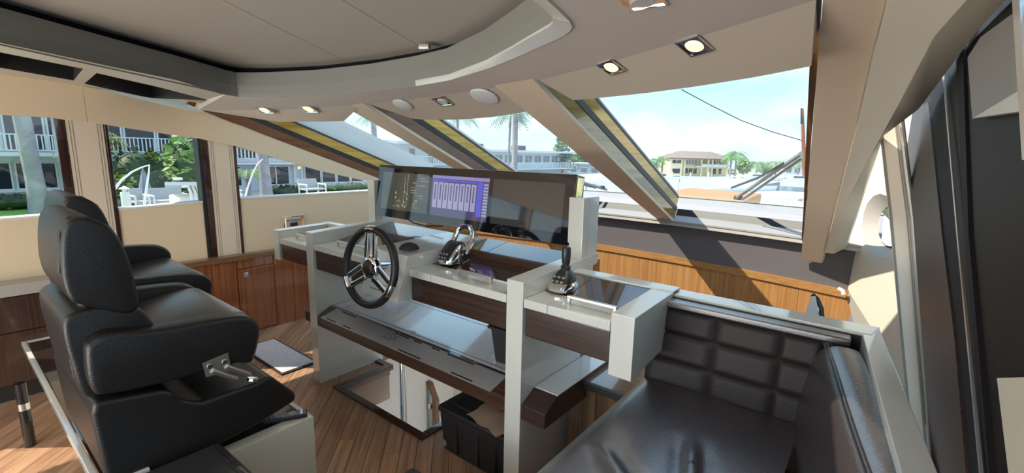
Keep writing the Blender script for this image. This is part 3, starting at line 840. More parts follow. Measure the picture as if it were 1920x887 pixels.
rec2 = [wl_pt(1650+24*math.cos(a), 425+40*math.sin(a))+Vector((0.05, 0.018, 0)) for a in [2*PI*k/16 for k in range(16)]]
hc = sum(rec2, Vector())/16
MB().strip(hv+[hv[0]], rec2+[rec2[0]]).build('porthole_recess', M['grey_liner'], wr)
MB().strip(rec2+[rec2[0]], [hc+(p-hc)*0.9+Vector((-0.006, 0, 0)) for p in rec2]+[hc+(rec2[0]-hc)*0.9+Vector((-0.006, 0, 0))]).build('porthole_rim', M['black_rubber'], wr)
b = MB(); b.faces([p+Vector((0.004, 0, 0)) for p in rec2], [tuple(range(16))]); b.build('porthole_glass', M['window_glass'], wr)
MB().strip([wl_pt(1590, 545), wl_pt(1632, 612), wl_pt(1700, 735)], [wl_pt(1590, 562), wl_pt(1604, 620), wl_pt(1650, 760)], (0.01, 0.01, -0.01)).build('side_trim', M['grey_liner'], wr)
# jamb post wrapped in stitched vinyl
jl = [(1650, 256), (1680, 440), (1702, 560), (1722, 690), (1738, 800), (1750, 900)]
jr = [(1692, 212), (1706, 330), (1718, 480), (1730, 640), (1743, 790), (1752, 900)]
def jp(pts, dx=0.0): return [gp(x, y, (0.066, 0, 1.5), (-1, 0, -0.19))+Vector((dx, 0, 0)) for x, y in pts]
JY = 2.55
def jy(pts, dy=0.0): return [gy(x, y, JY+dy) for x, y in pts]
JLx = [(1650, 256), (1659, 340), (1667, 410), (1682, 570), (1697, 724), (1714, 900)]
JRx = [(1684, 214), (1698, 330), (1709, 410), (1724, 600), (1738, 785), (1746, 900)]
MB().strip(jy(JLx), jy(JRx), (0.02, 0.06, 0)).build('jamb_post', M['cream_beam'], wr)
for f_ in (0.05, 0.12, 0.80, 0.90):
    pts = [(a[0]+(c[0]-a[0])*f_, a[1]+(c[1]-a[1])*f_) for a, c in zip(JLx, JRx)]
    MB().tube(jy(pts, -0.002), 0.0028, 4).build('stitching', M['stitch'], wr)
MB().tube(jy([(q[0]+4, q[1]) for q in JRx], -0.03), 0.010, 8).build('jamb_strip', M['steel'], wr)
# dark sliding door and its frame, nearer the camera
dd = struct(bpy.data.objects.new('door_1', None)); COL.objects.link(dd); dd.location = (0.1, 1.5, 0.9); dd['_w'] = (0.1, 1.5, 0.9)
DP1, DP2 = gy(1690, 443, 2.5), gy(1930, 443, 0.80)
DPN = Vector((-(DP2.y-DP1.y), DP2.x-DP1.x, 0)).normalized()
if DPN.dot(EYE-DP1) < 0: DPN = -DPN
def pan(poly, d, nm, m, th=0.02, bv=0.0):
    return MB().slab([gp(x, y, DP1+DPN*d, DPN) for x, y in poly], -DPN*th).build(nm, M[m], dd, bv)
pan([(1692, 170), (1800, -60), (1990, -200), (1990, 950), (1752, 930), (1738, 640)], -0.030, 'frame_back', 'wenge_door')
pan([(1688, 216), (1740, 192), (1766, 440), (1790, 640), (1812, 900), (1750, 900), (1740, 785), (1726, 600), (1712, 410)], -0.008, 'frame_panel', 'wenge_panel')
pan([(1742, 150), (1768, 145), (1794, 440), (1840, 900), (1814, 900), (1790, 640), (1766, 440)], -0.012, 'frame_gap', 'slot_black')
pan([(1766.5, 140), (1769, 140), (1795.5, 440), (1839.5, 900), (1836.5, 900), (1793, 440)], 0.0, 'seal_strip', 'steel', 0.003)
pan([(1770, 130), (1960, -60), (1990, 900), (1841, 900), (1797, 440)], -0.012, 'door_leaf', 'wenge_door', 0.015)
pan([(1790, 60), (1804, 50), (1816, 440), (1856, 900), (1848, 900), (1808, 440)], -0.006, 'door_edge', 'slot_black', 0.006)
pan([(1814, 108), (1838, 70), (1960, -20), (1960, 203), (1823, 223)], 0.006, 'upper_pad', 'pad_grey', 0.012)
pan([(1825, 221), (1960, 140), (1960, 202)], 0.008, 'pad_underside', 'ivory_panel', 0.004)
pan([(1869, 709), (1960, 706), (1990, 900), (1892, 900)], 0.006, 'lower_pad', 'ivory_panel', 0.012)
pan([(1896, -20), (1910, -20), (1930, 300), (1916, 300)], 0.012, 'bright_strip', 'white_gloss', 0.006)
# ------------------------------------------------------------------ helm console
hc_ = thing('helm_console', 'white lacquered helm console with dark wood drawer fronts standing across the cabin', 'console', (-1.95, 1.7, 0))
YF = 1.44
def arm(x0, x1, z0, z1, y1, foot, depth_side=1.93):
    # floor-standing side panel with an arm on top
    MB().prism([(YF, foot), (depth_side, foot), (depth_side, z0-0.05), (y1, z1-0.05), (y1, z1), (YF, z0)], 'x', x0, x1).build('side_panel', M['white_lacquer'], hc_, 0.003)
arm(-2.790, -2.708, 0.994, 1.030, 2.06, 0.0)
arm(-1.163, -1.078, 0.994, 1.020, 2.06, 0.0)
# outer arms hanging at both ends: front drop, top and back frame
def outer(x0, x1, zt, zb_, inner):
    MB().prism([(YF, zb_), (YF+0.36, zb_+0.03), (YF+0.36, zt-0.04), (YF+0.42, zt-0.04), (YF+0.42, zt+0.012), (YF, zt)], 'x', x0, x1).build('end_arm', M['white_lacquer'], hc_, 0.003)
outer(-3.226, -3.150, 0.958, 0.752, 1)
outer(-0.690, -0.602, 0.960, 0.728, -1)
MB().box(-3.226, -2.79, 1.80, 1.86, 0.925, 0.972).build('back_frame', M['white_lacquer'], hc_, 0.003)
MB().box(-1.078, -0.602, 1.80, 1.88, 0.925, 0.975).build('back_frame', M['white_lacquer'], hc_, 0.003)
# drawer boxes: white lip, dark front, glossy lid rising forward
def section(x0, x1, splits, zt=0.927, yb=2.0, lid_rise=0.05, handle=None, zlow=0.765, lipz=0.060):
    edges = [x0]+splits+[x1]
    for a, b_ in zip(edges[:-1], edges[1:]):
        MB().prism([(YF+0.002, zt-0.036), (1.592, zt-0.036), (1.592, zt+0.001), (YF+0.002, zt)], 'x', a+0.0012, b_-0.0012).build('lip', M['white_lacquer'], hc_, 0.002)
    d = MB().box(x0+0.004, x1-0.004, YF+0.012, YF+0.05, zlow, zt-0.038).build('drawer_front', M['wenge'], hc_, 0.006)
    MB().box(x0, x1, YF+0.05, yb, zlow+0.01, zt-0.04).build('drawer_box', M['black_plastic'], hc_)
    for a, b_ in zip(edges[:-1], edges[1:]):
        MB().hexa([(a+0.001, 1.593, zt-0.03), (b_-0.001, 1.593, zt-0.03), (b_-0.001, yb, zt-0.03), (a+0.001, yb, zt-0.03), (a+0.001, 1.593, zt+0.001), (b_-0.001, 1.593, zt+0.001), (b_-0.001, yb, zt+lid_rise), (a+0.001, yb, zt+lid_rise)]).build('lid', M['wenge_gloss'], hc_, 0.0015)
    if handle:
        a, b_ = handle
        h = MB().box(a, b_, 1.508, 1.524, zt+0.022, zt+0.034).build('handle', M['steel'], hc_, 0.002)
        for q in (a, b_-0.012):
            MB().box(q, q+0.012, 1.510, 1.524, zt-0.001, zt+0.028).build('handle_post', M['steel'], h, 0.001)
section(-2.706, -2.10, [], 0.926, 2.02, 0.082, (-2.56, -2.18))
section(-1.790, -1.165, [-1.632], 0.926, 2.02, 0.082, (-1.525, -1.312))
section(-1.076, -0.692, [-0.962], 0.926, 1.80, 0.042, (-0.915, -0.705))
section(-3.148, -2.792, [], 0.905, 1.80, 0.045, (-3.06, -2.84), zlow=0.762)
# wheel column box between the two middle sections
MB().hexa([(-2.10, 1.366, 0.765), (-1.792, 1.366, 0.765), (-1.792, 1.60, 0.765), (-2.10, 1.60, 0.765), (-2.10, 1.436, 0.992), (-1.792, 1.436, 0.992), (-1.792, 2.0, 1.012), (-2.10, 2.0, 1.012)]).build('column_box', M['white_lacquer'], hc_, 0.004)
for zz in (0.80, 0.83):
    yy = 1.366+(zz-0.765)*0.308
    MB().box(-2.03, -1.86, yy-0.001, yy+0.004, zz-0.0015, zz+0.0015).build('groove', M['black_rubber'], hc_)
# rear coaming and monitor posts
MB().box(-2.79, -1.08, 2.02, 2.09, 0.86, 0.985).build('rear_coaming', M['wenge_gloss'], hc_, 0.004)
for a, b_ in ((-2.79, -2.712), (-1.163, -1.082)):
    MB().box(a, b_, 1.90, 1.955, 0.90, 1.303).build('monitor_post', M['white_lacquer'], hc_, 0.003)
    MB().box(a, b_, 1.957, 2.05, 0.30, 1.303).build('monitor_post', M['white_gloss'], hc_, 0.003)
# back panel closing the console forward, below the drawers
# chart shelf: chamfered dark wood edge, pale top
SH = [(YF+0.004, 0.398), (YF+0.004, 0.462), (1.535, 0.506), (2.0, 0.506), (2.0, 0.398)]
sh = MB().prism(SH, 'x', -2.706, -1.165).build('shelf', M['wenge_gloss'], hc_, 0.002)
MB().box(-2.700, -1.170, 1.560, 2.0, 0.5062, 0.5085).build('shelf_top', M['shelf_top_mat'], sh)
def shelfline(a, b_, wd=0.003):
    a = Vector(a); b_ = Vector(b_); d = (b_-a).normalized(); n = Vector((-d.y, d.x, 0))*wd
    MB().hexa([p+Vector((0, 0, z)) for z in (0.508, 0.5092) for p in (a, b_, b_+n, a+n)]).build('shelf_joint', M['black_rubber'], sh)
shelfline((-2.60, 1.578, 0), (-1.20, 1.578, 0)); shelfline((-2.60, 1.578, 0), (-2.60, 1.93, 0)); shelfline((-2.60, 1.93, 0), (-1.20, 1.93, 0))
MB().box(-1.985, -1.935, 1.572, 1.60, 0.509, 0.5125).build('shelf_latch', M['steel'], sh, 0.001)
# brushed cover plate leaning on the chamfer
ch0 = Vector((0, YF+0.004, 0.462)); ch1 = Vector((0, 1.535, 0.506)); cdv = (ch1-ch0).normalized(); cn = Vector((0, -cdv.z, cdv.y))
def chp(x, s, h=0.0): return Vector((x, 0, 0))+ch0+cdv*s+cn*h
pl_ = thing('cover_plate', 'long brushed steel plate with dark monogram lying on the sloped edge of the chart shelf', 'plate', tuple(chp(-1.93, 0.05)))
MB().slab([chp(-2.655, -0.004, 0.002), chp(-1.245, -0.004, 0.002), chp(-1.225, 0.098, 0.002), chp(-2.62, 0.098, 0.002)], cn*0.004).build('plate', M['brushed_plate'], pl_, 0.001)
for (a, b_, s) in ((-2.55, -2.40, .090), (-2.02, -1.90, .090), (-1.86, -1.80, .090), (-1.72, -1.66, .090), (-1.60, -1.42, .090), (-2.60, -2.50, .006), (-2.42, -2.34, .006), (-1.90, -1.72, .006), (-1.50, -1.36, .006)):
    MB().slab([chp(a, s-0.003, 0.0062), chp(b_, s-0.003, 0.0062), chp(b_, s+0.004, 0.0062), chp(a, s+0.004, 0.0062)], cn*0.0006).build('edge_slot', M['black_rubber'], pl_)
def text_mesh(body, size, matl, parent, origin, ex, ey, name='lettering', extrude=0.0004, align='CENTER'):
    cu = bpy.data.curves.new('txt', 'FONT'); cu.body = body; cu.size = size; cu.align_x = align; cu.align_y = 'CENTER'; cu.extrude = extrude
    to = bpy.data.objects.new('txt', cu); COL.objects.link(to)
    me = bpy.data.meshes.new_from_object(to.evaluated_get(bpy.context.evaluated_depsgraph_get()))
    bpy.data.objects.remove(to)
    ex = Vector(ex).normalized(); ey = Vector(ey).normalized(); ez = ex.cross(ey)
    me.transform(Matrix(((ex.x, ey.x, ez.x, 0), (ex.y, ey.y, ez.y, 0), (ex.z, ey.z, ez.z, 0), (0, 0, 0, 1))))
    o0 = Vector(parent['_w'])
    me.transform(Matrix.Translation(Vector(origin)-o0))
    me.materials.clear(); me.materials.append(matl)
    o = bpy.data.objects.new(name, me); COL.objects.link(o); o.parent = parent; o['_w'] = tuple(o0)
    return o
text_mesh('LSX', 0.064, M['letter_grey'], pl_, chp(-2.02, 0.056, 0.0066), (1, 0, 0), cdv)
# shelf stubs outside the side panels
MB().prism(SH, 'x', -1.076, -0.955).build('shelf_end', M['wenge'], hc_, 0.002)
MB().box(-1.075, -0.956, 1.537, 2.0, 0.5062, 0.5095).build('shelf_end_top', M['white_gloss'], hc_)
MB().prism(SH, 'x', -2.86, -2.792).build('shelf_end', M['wenge'], hc_, 0.002)

# low cabinet beside the sofa foot
lc = thing('low_cabinet', 'low dark striped wood cabinet with black edged top between console foot and sofa', 'cabinet', (-0.85, 1.95, 0))
MB().box(-1.045, -0.70, 1.78, 2.25, 0.0, 0.455).build('body', M['sofa_base_wood'], lc)
MB().box(-1.05, -0.695, 1.755, 2.25, 0.455, 0.485).build('top', M['stair_wood_gloss'], lc, 0.003)
MB().box(-1.052, -0.693, 1.752, 1.772, 0.453, 0.487).build('edge', M['black_rubber'], lc, 0.002)

# ------------------------------------------------------------------ triple monitor
mn = thing('helm_monitor', 'long black glass helm display with three screens standing on white posts', 'monitor', (-1.93, 1.95, 1.07))
MX0, MX1 = -2.705, -1.152
mu = Vector((0, 0.045, 0.340)).normalized(); mnrm = Vector((0, -mu.z, mu.y))
def mp_(x, s, h=0.0): return Vector((x, 1.898, 1.068))+mu*s+mnrm*h
MB().prism([(1.898, 1.068), (1.998, 1.09), (2.02, 1.395), (1.943, 1.409)], 'x', MX0, MX1).build('housing', M['black_gloss'], mn, 0.002)
MB().slab([(MX1+0.001, 1.950, 1.395), (MX1+0.001, 2.012, 1.388), (MX1+0.001, 1.99, 1.29), (MX1+0.001, 1.936, 1.30)], (0.002, 0, 0)).build('side_plate', M['amber_metal'], mn)
SW = MX1-MX0
def mscreen(f0, f1, s0, s1, m):
    return MB().slab([mp_(MX0+SW*f0, s0, 0.0006), mp_(MX0+SW*f1, s0, 0.0006), mp_(MX0+SW*f1, s1, 0.0006), mp_(MX0+SW*f0, s1, 0.0006)], mnrm*0.0008).build('screen', m, mn)
sA = mscreen(0.035, 0.335, 0.055, 0.298, M['screen_chart'])
sB = mscreen(0.352, 0.650, 0.055, 0.298, M['screen_violet'])
sC = mscreen(0.668, 0.965, 0.055, 0.298, M['screen_grey'])
def sq(scr, base, f0, f1, s0, s1, m, nm):
    X0, X1 = base
    x0 = MX0+SW*(X0+(X1-X0)*f0); x1 = MX0+SW*(X0+(X1-X0)*f1)
    a, b_ = 0.055+0.243*s0, 0.055+0.243*s1
    MB().slab([mp_(x0, a, 0.0014), mp_(x1, a, 0.0014), mp_(x1, b_, 0.0014), mp_(x0, b_, 0.0014)], mnrm*0.0003).build(nm, m, scr)
bB = (0.352, 0.650)
sq(sB, bB, 0.0, 1.0, 0.92, 1.0, M['scr_violet_hi'], 'menu_bar')
sq(sB, bB, 0.03, 0.80, 0.86, 0.90, M['scr_blue'], 'title_bar')
for i in range(8):
    a = 0.03+i*0.098
    sq(sB, bB, a, a+0.080, 0.20, 0.83, M['scr_lilac'], 'gauge_column')
    MBs = (0.022, 0.050)
    sq(sB, bB, a+0.026, a+0.054, 0.40, 0.78, M['scr_dark'], 'gauge_slot')
sq(sB, bB, 0.815, 0.90, 0.10, 0.90, M['scr_blue'], 'side_bar')
for i in range(11):
    sq(sB, bB, 0.915, 0.99, 0.12+i*0.07, 0.165+i*0.07, M['scr_lilac'], 'menu_key')
bA = (0.035, 0.335)
for i in range(10):
    a = 0.62+0.32*random.random(); s = 0.30+i*0.065
    sq(sA, bA, a, min(0.98, a+0.05+0.14*random.random()), s, s+0.010, M['scr_line'], 'chart_line')
for i in range(26):
    a = 0.28+0.5*random.random(); s = 0.08+0.5*random.random()*random.random()
    sq(sA, bA, a, a+0.008+0.02*random.random(), s, s+0.015+0.05*random.random(), M['scr_chart_mark'], 'chart_mark')
sq(sA, bA, 0.56, 0.565, 0.1, 0.98, M['scr_line'], 'chart_line'); sq(sA, bA, 0.50, 0.505, 0.1, 0.9, M['scr_line'], 'chart_line')
cbl = gy(775, 413, 1.98)
tag(MB().tube([gy(760, 408, 1.96), gy(775, 418, 1.95), gy(800, 424, 1.95), gy(830, 424, 1.96)], 0.004, 6).build('cable', M['black_plastic']), 'thin black cable hanging under the left end of the helm display', 'cable')

# ------------------------------------------------------------------ steering wheel
WC = gy(693, 501, 1.270)
sw = thing('steering_wheel', 'black leather rimmed steering wheel with three chrome spokes on the helm console', 'wheel', tuple(WC))
wn = Vector((0.05, -1, 0.16)).normalized()
wq = wn.to_track_quat('Z', 'Y').to_matrix()
def wp(r, a, h=0.0): return WC+wq@Vector((r*math.cos(a), r*math.sin(a), h))
RW = 0.180
MB().tube([wp(RW, 2*PI*k/48) for k in range(48)], 0.0185, 12, closed=True).build('rim', M['black_leather'], sw)
upang = math.atan2((wq.transposed()@Vector((0, 0, 1))).y, (wq.transposed()@Vector((0, 0, 1))).x)
for k in range(3):
    a = upang+k*2*PI/3+0.06
    t1 = Vector((-math.sin(a), math.cos(a), 0))
    sp = MB()
    for sgn in (-1, 1):
        o1 = 0.030*sgn; o2 = 0.024*sgn
        P = []
        for (r, h, wd) in ((0.045, -0.012, 0.016), (RW-0.004, -0.006, 0.017)):
            for hh in (0.0, 0.016):
                for s_ in (-1, 1):
                    P.append(WC+wq@(Vector((r*math.cos(a), r*math.sin(a), h+hh))+t1*((o1 if r < 0.1 else o2*1.1)+s_*wd*0.75)))
        sp.hexa([P[0], P[1], P[5], P[4], P[2], P[3], P[7], P[6]])
    sp.build('spoke', M['chrome'], sw, 0.004)
    MB().tube([wp(RW, a+d, 0.0) for d in (-0.16, -0.08, 0, 0.08, 0.16)], 0.0205, 12).build('rim_clamp', M['chrome'], sw)
MB().lathe([(0.0, 0.012), (0.038, 0.012), (0.052, 0.004), (0.058, -0.012), (0.050, -0.028), (0.0, -0.03)], WC, wn, 28).build('hub', M['chrome'], sw)
MB().lathe([(0.0, 0.021), (0.026, 0.019), (0.036, 0.013), (0.038, 0.010)], WC, wn, 28).build('hub_cap', M['black_leather'], sw)
MB().tube([WC-wn*0.02, WC-wn*0.16], 0.026, 16).build('shaft', M['chrome'], sw)

# ------------------------------------------------------------------ controls on the dash
def lidz(y): return 0.927+0.082*max(0, (y-1.593))/(2.02-1.593)
tb = Vector((-1.70, 1.665, lidz(1.665)+0.001))
th = thing('throttle_control', 'chrome twin lever engine throttle with black domed body beside the wheel column', 'throttle', tuple(tb))
def tl(x, y, z): return tb+Vector((x, y, z))
def loft(b, secs, n=16):
    rings = []
    for (cx, cy, cz, rx, ry) in secs:
        rings.append([b.bm.verts.new(Vector((cx+rx*math.copysign(abs(math.cos(2*PI*k/n))**0.7, math.cos(2*PI*k/n)), cy+ry*math.copysign(abs(math.sin(2*PI*k/n))**0.7, math.sin(2*PI*k/n)), cz))) for k in range(n)])
    for i in range(len(rings)-1):
        for k in range(n):
            b.bm.faces.new((rings[i][k], rings[i][(k+1) % n], rings[i+1][(k+1) % n], rings[i+1][k]))
    b.bm.faces.new(rings[0][::-1]); b.bm.faces.new(rings[-1]); return b
def sec(x, y, z, rx, ry): p = tl(x, y, z); return (p.x, p.y, p.z, rx, ry)
loft(MB(), [sec(0, 0, 0, .056, .085), sec(0, 0, .012, .058, .087), sec(0, .003, .035, .055, .080), sec(0, .01, .06, .052, .066), sec(0, .018, .085, .047, .048), sec(0, .022, .096, .036, .032)]).build('body', M['chrome'], th)
MB().grid(lambda u, v: tl(-0.040+0.080*u, -0.0895+0.008*abs(2*u-1)+0.100*v, 0.020+0.086*math.sin(v*PI/2)+0.002), 8, 8).build('keypad', M['black_plastic'], th)
for i in range(3):
    for j in range(2):
        MB().obox(tl(-0.022+i*0.022, -0.084+j*0.012, 0.034+j*0.018), (0.014, 0.004, 0.010), (R(-25), 0, 0)).build('key', M['grey_plastic'], th, 0.001)
for s_ in (-1, 1):
    lev = MB().tube([tl(s_*0.060, 0.02, 0.045), tl(s_*0.064, 0.06, 0.10), tl(s_*0.055, 0.085, 0.150), tl(s_*0.030, 0.092, 0.172), tl(s_*0.006, 0.092, 0.172)], [.017, .015, .014, .015, .015], 10).build('lever', M['chrome'], th)
    MB().lathe([(0, .012), (.022, .010), (.026, 0), (.022, -.006), (0, -.006)], tl(s_*0.060, 0.02, 0.045), (s_, 0, 0), 18).build('pivot_cap', M['black_plastic'], lev)
MB().obox(tl(0, 0.09, 0.172), (0.05, 0.03, 0.022)).build('lever_grip', M['black_plastic'], th, 0.006)
MB().lathe([(0, .022), (.028, .020), (.034, .012), (.034, 0)], tl(-0.10, 0.13, 0.045), (0, 0, 1), 18).build('trim_knob', M['black_plastic'], th)

jb = Vector((-1.015, 1.640, lidz(1.64)+0.001))
jb.z = 0.928+0.042*(1.64-1.593)/(1.80-1.593)
js = thing('joystick', 'black docking joystick with rounded chrome skirted base on the right dash section', 'joystick', tuple(jb))
loft(MB(), [(jb.x, jb.y, jb.z, .054, .068), (jb.x, jb.y, jb.z+.010, .056, .070), (jb.x, jb.y+.002, jb.z+.022, .053, .066), (jb.x, jb.y+.004, jb.z+.034, .048, .058)]).build('skirt', M['chrome'], js)
loft(MB(), [(jb.x, jb.y+.002, jb.z+.022, .050, .062), (jb.x, jb.y+.006, jb.z+.05, .044, .048), (jb.x, jb.y+.012, jb.z+.074, .030, .030), (jb.x, jb.y+.014, jb.z+.082, .022, .022)]).build('body', M['black_plastic'], js)
for i in range(3):
    for j in range(2):
        MB().obox((jb.x-0.022+i*0.022, jb.y-0.050+j*0.014, jb.z+0.042+j*0.016), (0.014, 0.010, 0.004), (R(48), 0, 0)).build('key', M['grey_plastic'], js, 0.001)
MB().lathe([(.022, .080), (.019, .088), (.023, .092), (.019, .098), (.015, .104), (.014, .108)], jb+Vector((0, .014, 0)), (0, 0, 1), 18).build('boot', M['black_rubber'], js)
MB().lathe([(.013, .104), (.018, .112), (.0195, .150), (.019, .172), (.016, .180), (0, .182)], jb+Vector((0, .014, 0)), (0, 0, 1), 20).build('stick', M['black_plastic'], js)

mc = gz(767, 466, 1.008)
tag(MB().ell((mc.x, mc.y, 1.006), (0.030, 0.052, 0.034), (0, 0, R(-35)), 18, 12).build('computer_mouse', M['black_plastic_matte']), 'black wireless computer mouse on the white column box right of the steering wheel', 'mouse')
bm_ = bpy.data.objects['computer_mouse'].data
for v in bm_.vertices:
    if v.co.z < 0.032: v.co.z = 0.032

# ------------------------------------------------------------------ basket, box and bag under the console
bk = thing('storage_basket', 'small black plastic basket with open grid rim standing on the chart shelf', 'basket', (-1.27, 1.70, 0.509))
bx0, bx1, by0, by1, bz0, bz1 = -1.385, -1.182, 1.60, 1.83, 0.5095, 0.685
b = MB()
o_ = [(bx0, by0), (bx1, by0), (bx1, by1), (bx0, by1)]
def ring4(ins, z): return [(bx0+ins, by0+ins, z), (bx1-ins, by0+ins, z), (bx1-ins, by1-ins, z), (bx0+ins, by1-ins, z)]
P = ring4(0.018, bz0)+ring4(0.0, bz1)+ring4(0.008, bz1)+ring4(0.026, bz0+0.006)
fs = [(3, 2, 1, 0)]
for k in range(3):
    for i in range(4): fs.append((k*4+i, k*4+(i+1) % 4, k*4+4+(i+1) % 4, k*4+4+i))
fs.append((12, 13, 14, 15))
b.faces(P, fs).build('body', M['black_plastic_matte'], bk)
rm = MB()
for (a, c) in ((0, 1), (1, 2), (2, 3), (3, 0)):
    q = ring4(-0.008, bz1)
    rm.tube([q[a], q[c]], 0.008, 8)
rm.build('rim', M['black_plastic_matte'], bk)
g = MB()
for i in range(1, 9):
    x = bx0+(bx1-bx0)*i/9; g.tube([(x, by0, bz1+0.004), (x, by1, bz1+0.004)], 0.0025, 5)
for i in range(1, 6):
    y = by0+(by1-by0)*i/6; g.tube([(bx0, y, bz1+0.004), (bx1, y, bz1+0.004)], 0.0025, 5)
g.build('grid', M['black_plastic_matte'], bk)

tr_ = thing('storage_box', 'black lidded storage box on the floor under the console beside the stairwell', 'box', (-1.38, 1.68, 0))
MB().hexa([(-1.60, 1.49, 0), (-1.19, 1.49, 0), (-1.19, 1.88, 0), (-1.60, 1.88, 0), (-1.615, 1.475, 0.215), (-1.172, 1.475, 0.215), (-1.172, 1.90, 0.215), (-1.615, 1.90, 0.215)]).build('body', M['black_plastic_matte'], tr_, 0.012)
MB().box(-1.622, -1.17, 1.468, 1.905, 0.212, 0.250).build('lid', M['black_plastic'], tr_, 0.014)
MB().box(-1.57, -1.22, 1.52, 1.86, 0.246, 0.256).build('lid_panel', M['black_plastic_matte'], tr_, 0.006)
for q in (-1.50, -1.36, -1.25):
    MB().box(q-0.012, q+0.012, 1.474, 1.486, 0.02, 0.19).build('rib', M['black_plastic_matte'], tr_, 0.004)
MB().lathe([(0, .004), (.016, .004), (.018, 0)], (-1.585, 1.482, 0.045), (0, -1, 0), 18).build('badge', M['grey_plastic'], tr_)
rg = random.Random(3)
bgx0, bgy0 = -1.40, 1.47
nz_ = [[rg.uniform(0, 0.026) for _ in range(8)] for _ in range(8)]
def bagf(u, v):
    i, j = min(7, int(u*7+0.5)), min(7, int(v*7+0.5))
    return Vector((-1.435+0.235*u+0.02*v+0.008*math.sin(9*v), 1.485+0.235*v-0.05*u+0.006*math.sin(11*u), 0.258+nz_[i][j]*(0.4+0.6*math.sin(PI*u)*math.sin(PI*v))))
tag(MB().grid(bagf, 7, 7).build('plastic_bag', M['plastic_bag'], recalc=True), 'crumpled brownish clear plastic bag lying on the black storage box lid', 'bag')

# ------------------------------------------------------------------ helm chairs on their plinth
pn = thing('chair_plinth', 'long white edged plinth with glossy dark top carrying the helm chairs', 'plinth', (-2.75, 0.57, 0))
MB().box(-3.72, -1.84, 0.48, 0.885, 0.0, 0.366).build('body', M['ivory_panel'], pn)
MB().box(-3.705, -1.83, 0.250, 0.880, 0.352, 0.380).build('top', M['plinth_top'], pn)
b = MB()
b.box(-3.735, -1.775, 0.885, 0.905, 0.352, 0.385).box(-3.735, -1.775, 0.225, 0.246, 0.352, 0.385).box(-3.735, -3.712, 0.246, 0.885, 0.352, 0.385)
b.build('edging', M['white_gloss'], pn, 0.003)
MB().box(-1.83, -1.77, 0.48, 0.905, 0.0, 0.386).build('side_panel', M['ivory_panel'], pn, 0.004)

ch = thing('helm_chair', 'near black leather helm chair with large headrest and steel armrest bracket', 'chair', (-2.08, 0.52, 0.374), 'helm chairs')
X0, X1 = -2.42, -1.765
MB().lathe([(0.0, 0.0), (0.17, 0.0), (0.17, 0.012), (0.06, 0.02), (0.06, 0.06), (0.0, 0.06)], (-2.08, 0.52, 0.3745), (0, 0, 1), 24).build('pedestal', M['steel'], ch)
BASE = [(.222, .700), (.232, .742), (.40, .713), (.43, .693), (.452, .655), (.503, .624), (.681, .624), (.741, .633), (.835, .520), (.835, .488), (.70, .455), (.388, .415), (.235, .47)]
MB().prism(BASE, 'x', X0, X1).build('base', M['black_leather'], ch, 0.018, 3)
ARM = [(.230, .900), (.245, .930), (.289, .946), (.407, .922), (.577, .911), (.664, .898), (.700, .870), (.712, .828), (.692, .745), (.668, .714), (.60, .735), (.45, .735), (.282, .752), (.232, .782)]
MB().rprism(ARM, -1.845, -1.752, 0.016).build('armrest', M['black_leather'], ch)
MB().rprism(ARM, -2.433, -2.34, 0.016).build('armrest', M['black_leather'], ch)
SEAT = [(.37, .72), (.55, .69), (.66, .69), (.705, .74), (.715, .83), (.695, .884), (.60, .890), (.47, .868), (.37, .84)]
MB().rprism(SEAT, -2.338, -1.847, 0.018).build('seat', M['black_leather_seat'], ch)
BACK = [(.225, .74), (.203, .86), (.197, .97), (.213, 1.008), (.26, 1.016), (.32, 1.012), (.37, .995), (.402, .945), (.42, .88), (.42, .74), (.32, .72)]
MB().rprism(BACK, -2.27, -1.815, 0.014).build('backrest', M['black_leather'], ch)
HEAD = [(.222, 1.050), (.215, 1.12), (.226, 1.225), (.248, 1.268), (.288, 1.265), (.328, 1.230), (.352, 1.158), (.364, 1.062), (.366, .995), (.345, .975), (.31, .985), (.245, 1.025)]
HEAD = [(0.290+(y-0.290)*1.10+0.004, 1.12+(z-1.12)*1.06+0.012) for y, z in HEAD]
hd_ = MB().rprism(HEAD, -2.255, -1.808, 0.014).build('headrest', M['black_leather'], ch)
HP = [p for p in HEAD]
for xx in (-1.838, -1.850, -1.862):
    MB().tube([(xx, y, z) for y, z in [(HP[i][0]+(-0.0012 if HP[i][0] < 0.29 else 0.0008), HP[i][1]+(0.0012 if HP[i][1] > 1.2 else 0)) for i in range(1, 8)]], 0.0024, 5).build('seam', M['black_piping'], hd_)
for xx in (-1.836, -1.85):
    MB().tube([(xx, .208, .80), (xx, .1985, .965), (xx, .2155, 1.006), (xx, .262, 1.014), (xx, .32, 1.010), (xx, .368, .993), (xx, .400, .945)], 0.0022, 5).build('seam', M['black_piping'], ch)
MB().lathe([(.040, 0), (.040, .05), (0, .05)], (-1.93, .285, 1.0), (0, 0, 1), 20).build('headrest_post', M['chrome'], ch)
for sx, xo in ((1, -1.754), (-1, -2.431)):
    bp_ = MB().slab([(xo, .515, .770), (xo, .596, .782), (xo, .602, .712), (xo, .522, .716)], (sx*0.004, 0, 0)).build('arm_bracket', M['steel'], ch, 0.001)
    for yy in (.535, .582):
        MB().lathe([(0, .005), (.008, .005), (.009, 0)], (xo+sx*0.004, yy, .752), (sx, 0, 0), 14).build('bolt', M['chrome'], bp_)
    MB().tube([(xo+sx*0.006, .54, .735), (xo-sx*0.01, .62, .668)], 0.009, 8).build('arm_link', M['steel'], ch)
    MB().tube([(xo+sx*0.006, .585, .735), (xo-sx*0.01, .665, .668)], 0.009, 8).build('arm_link', M['steel'], ch)
    MB().lathe([(0, .012), (.018, .010), (.020, 0)], (xo-sx*0.015, .675, .640), (0, 0.3, 1), 14).build('release_button', M['chrome'], ch)
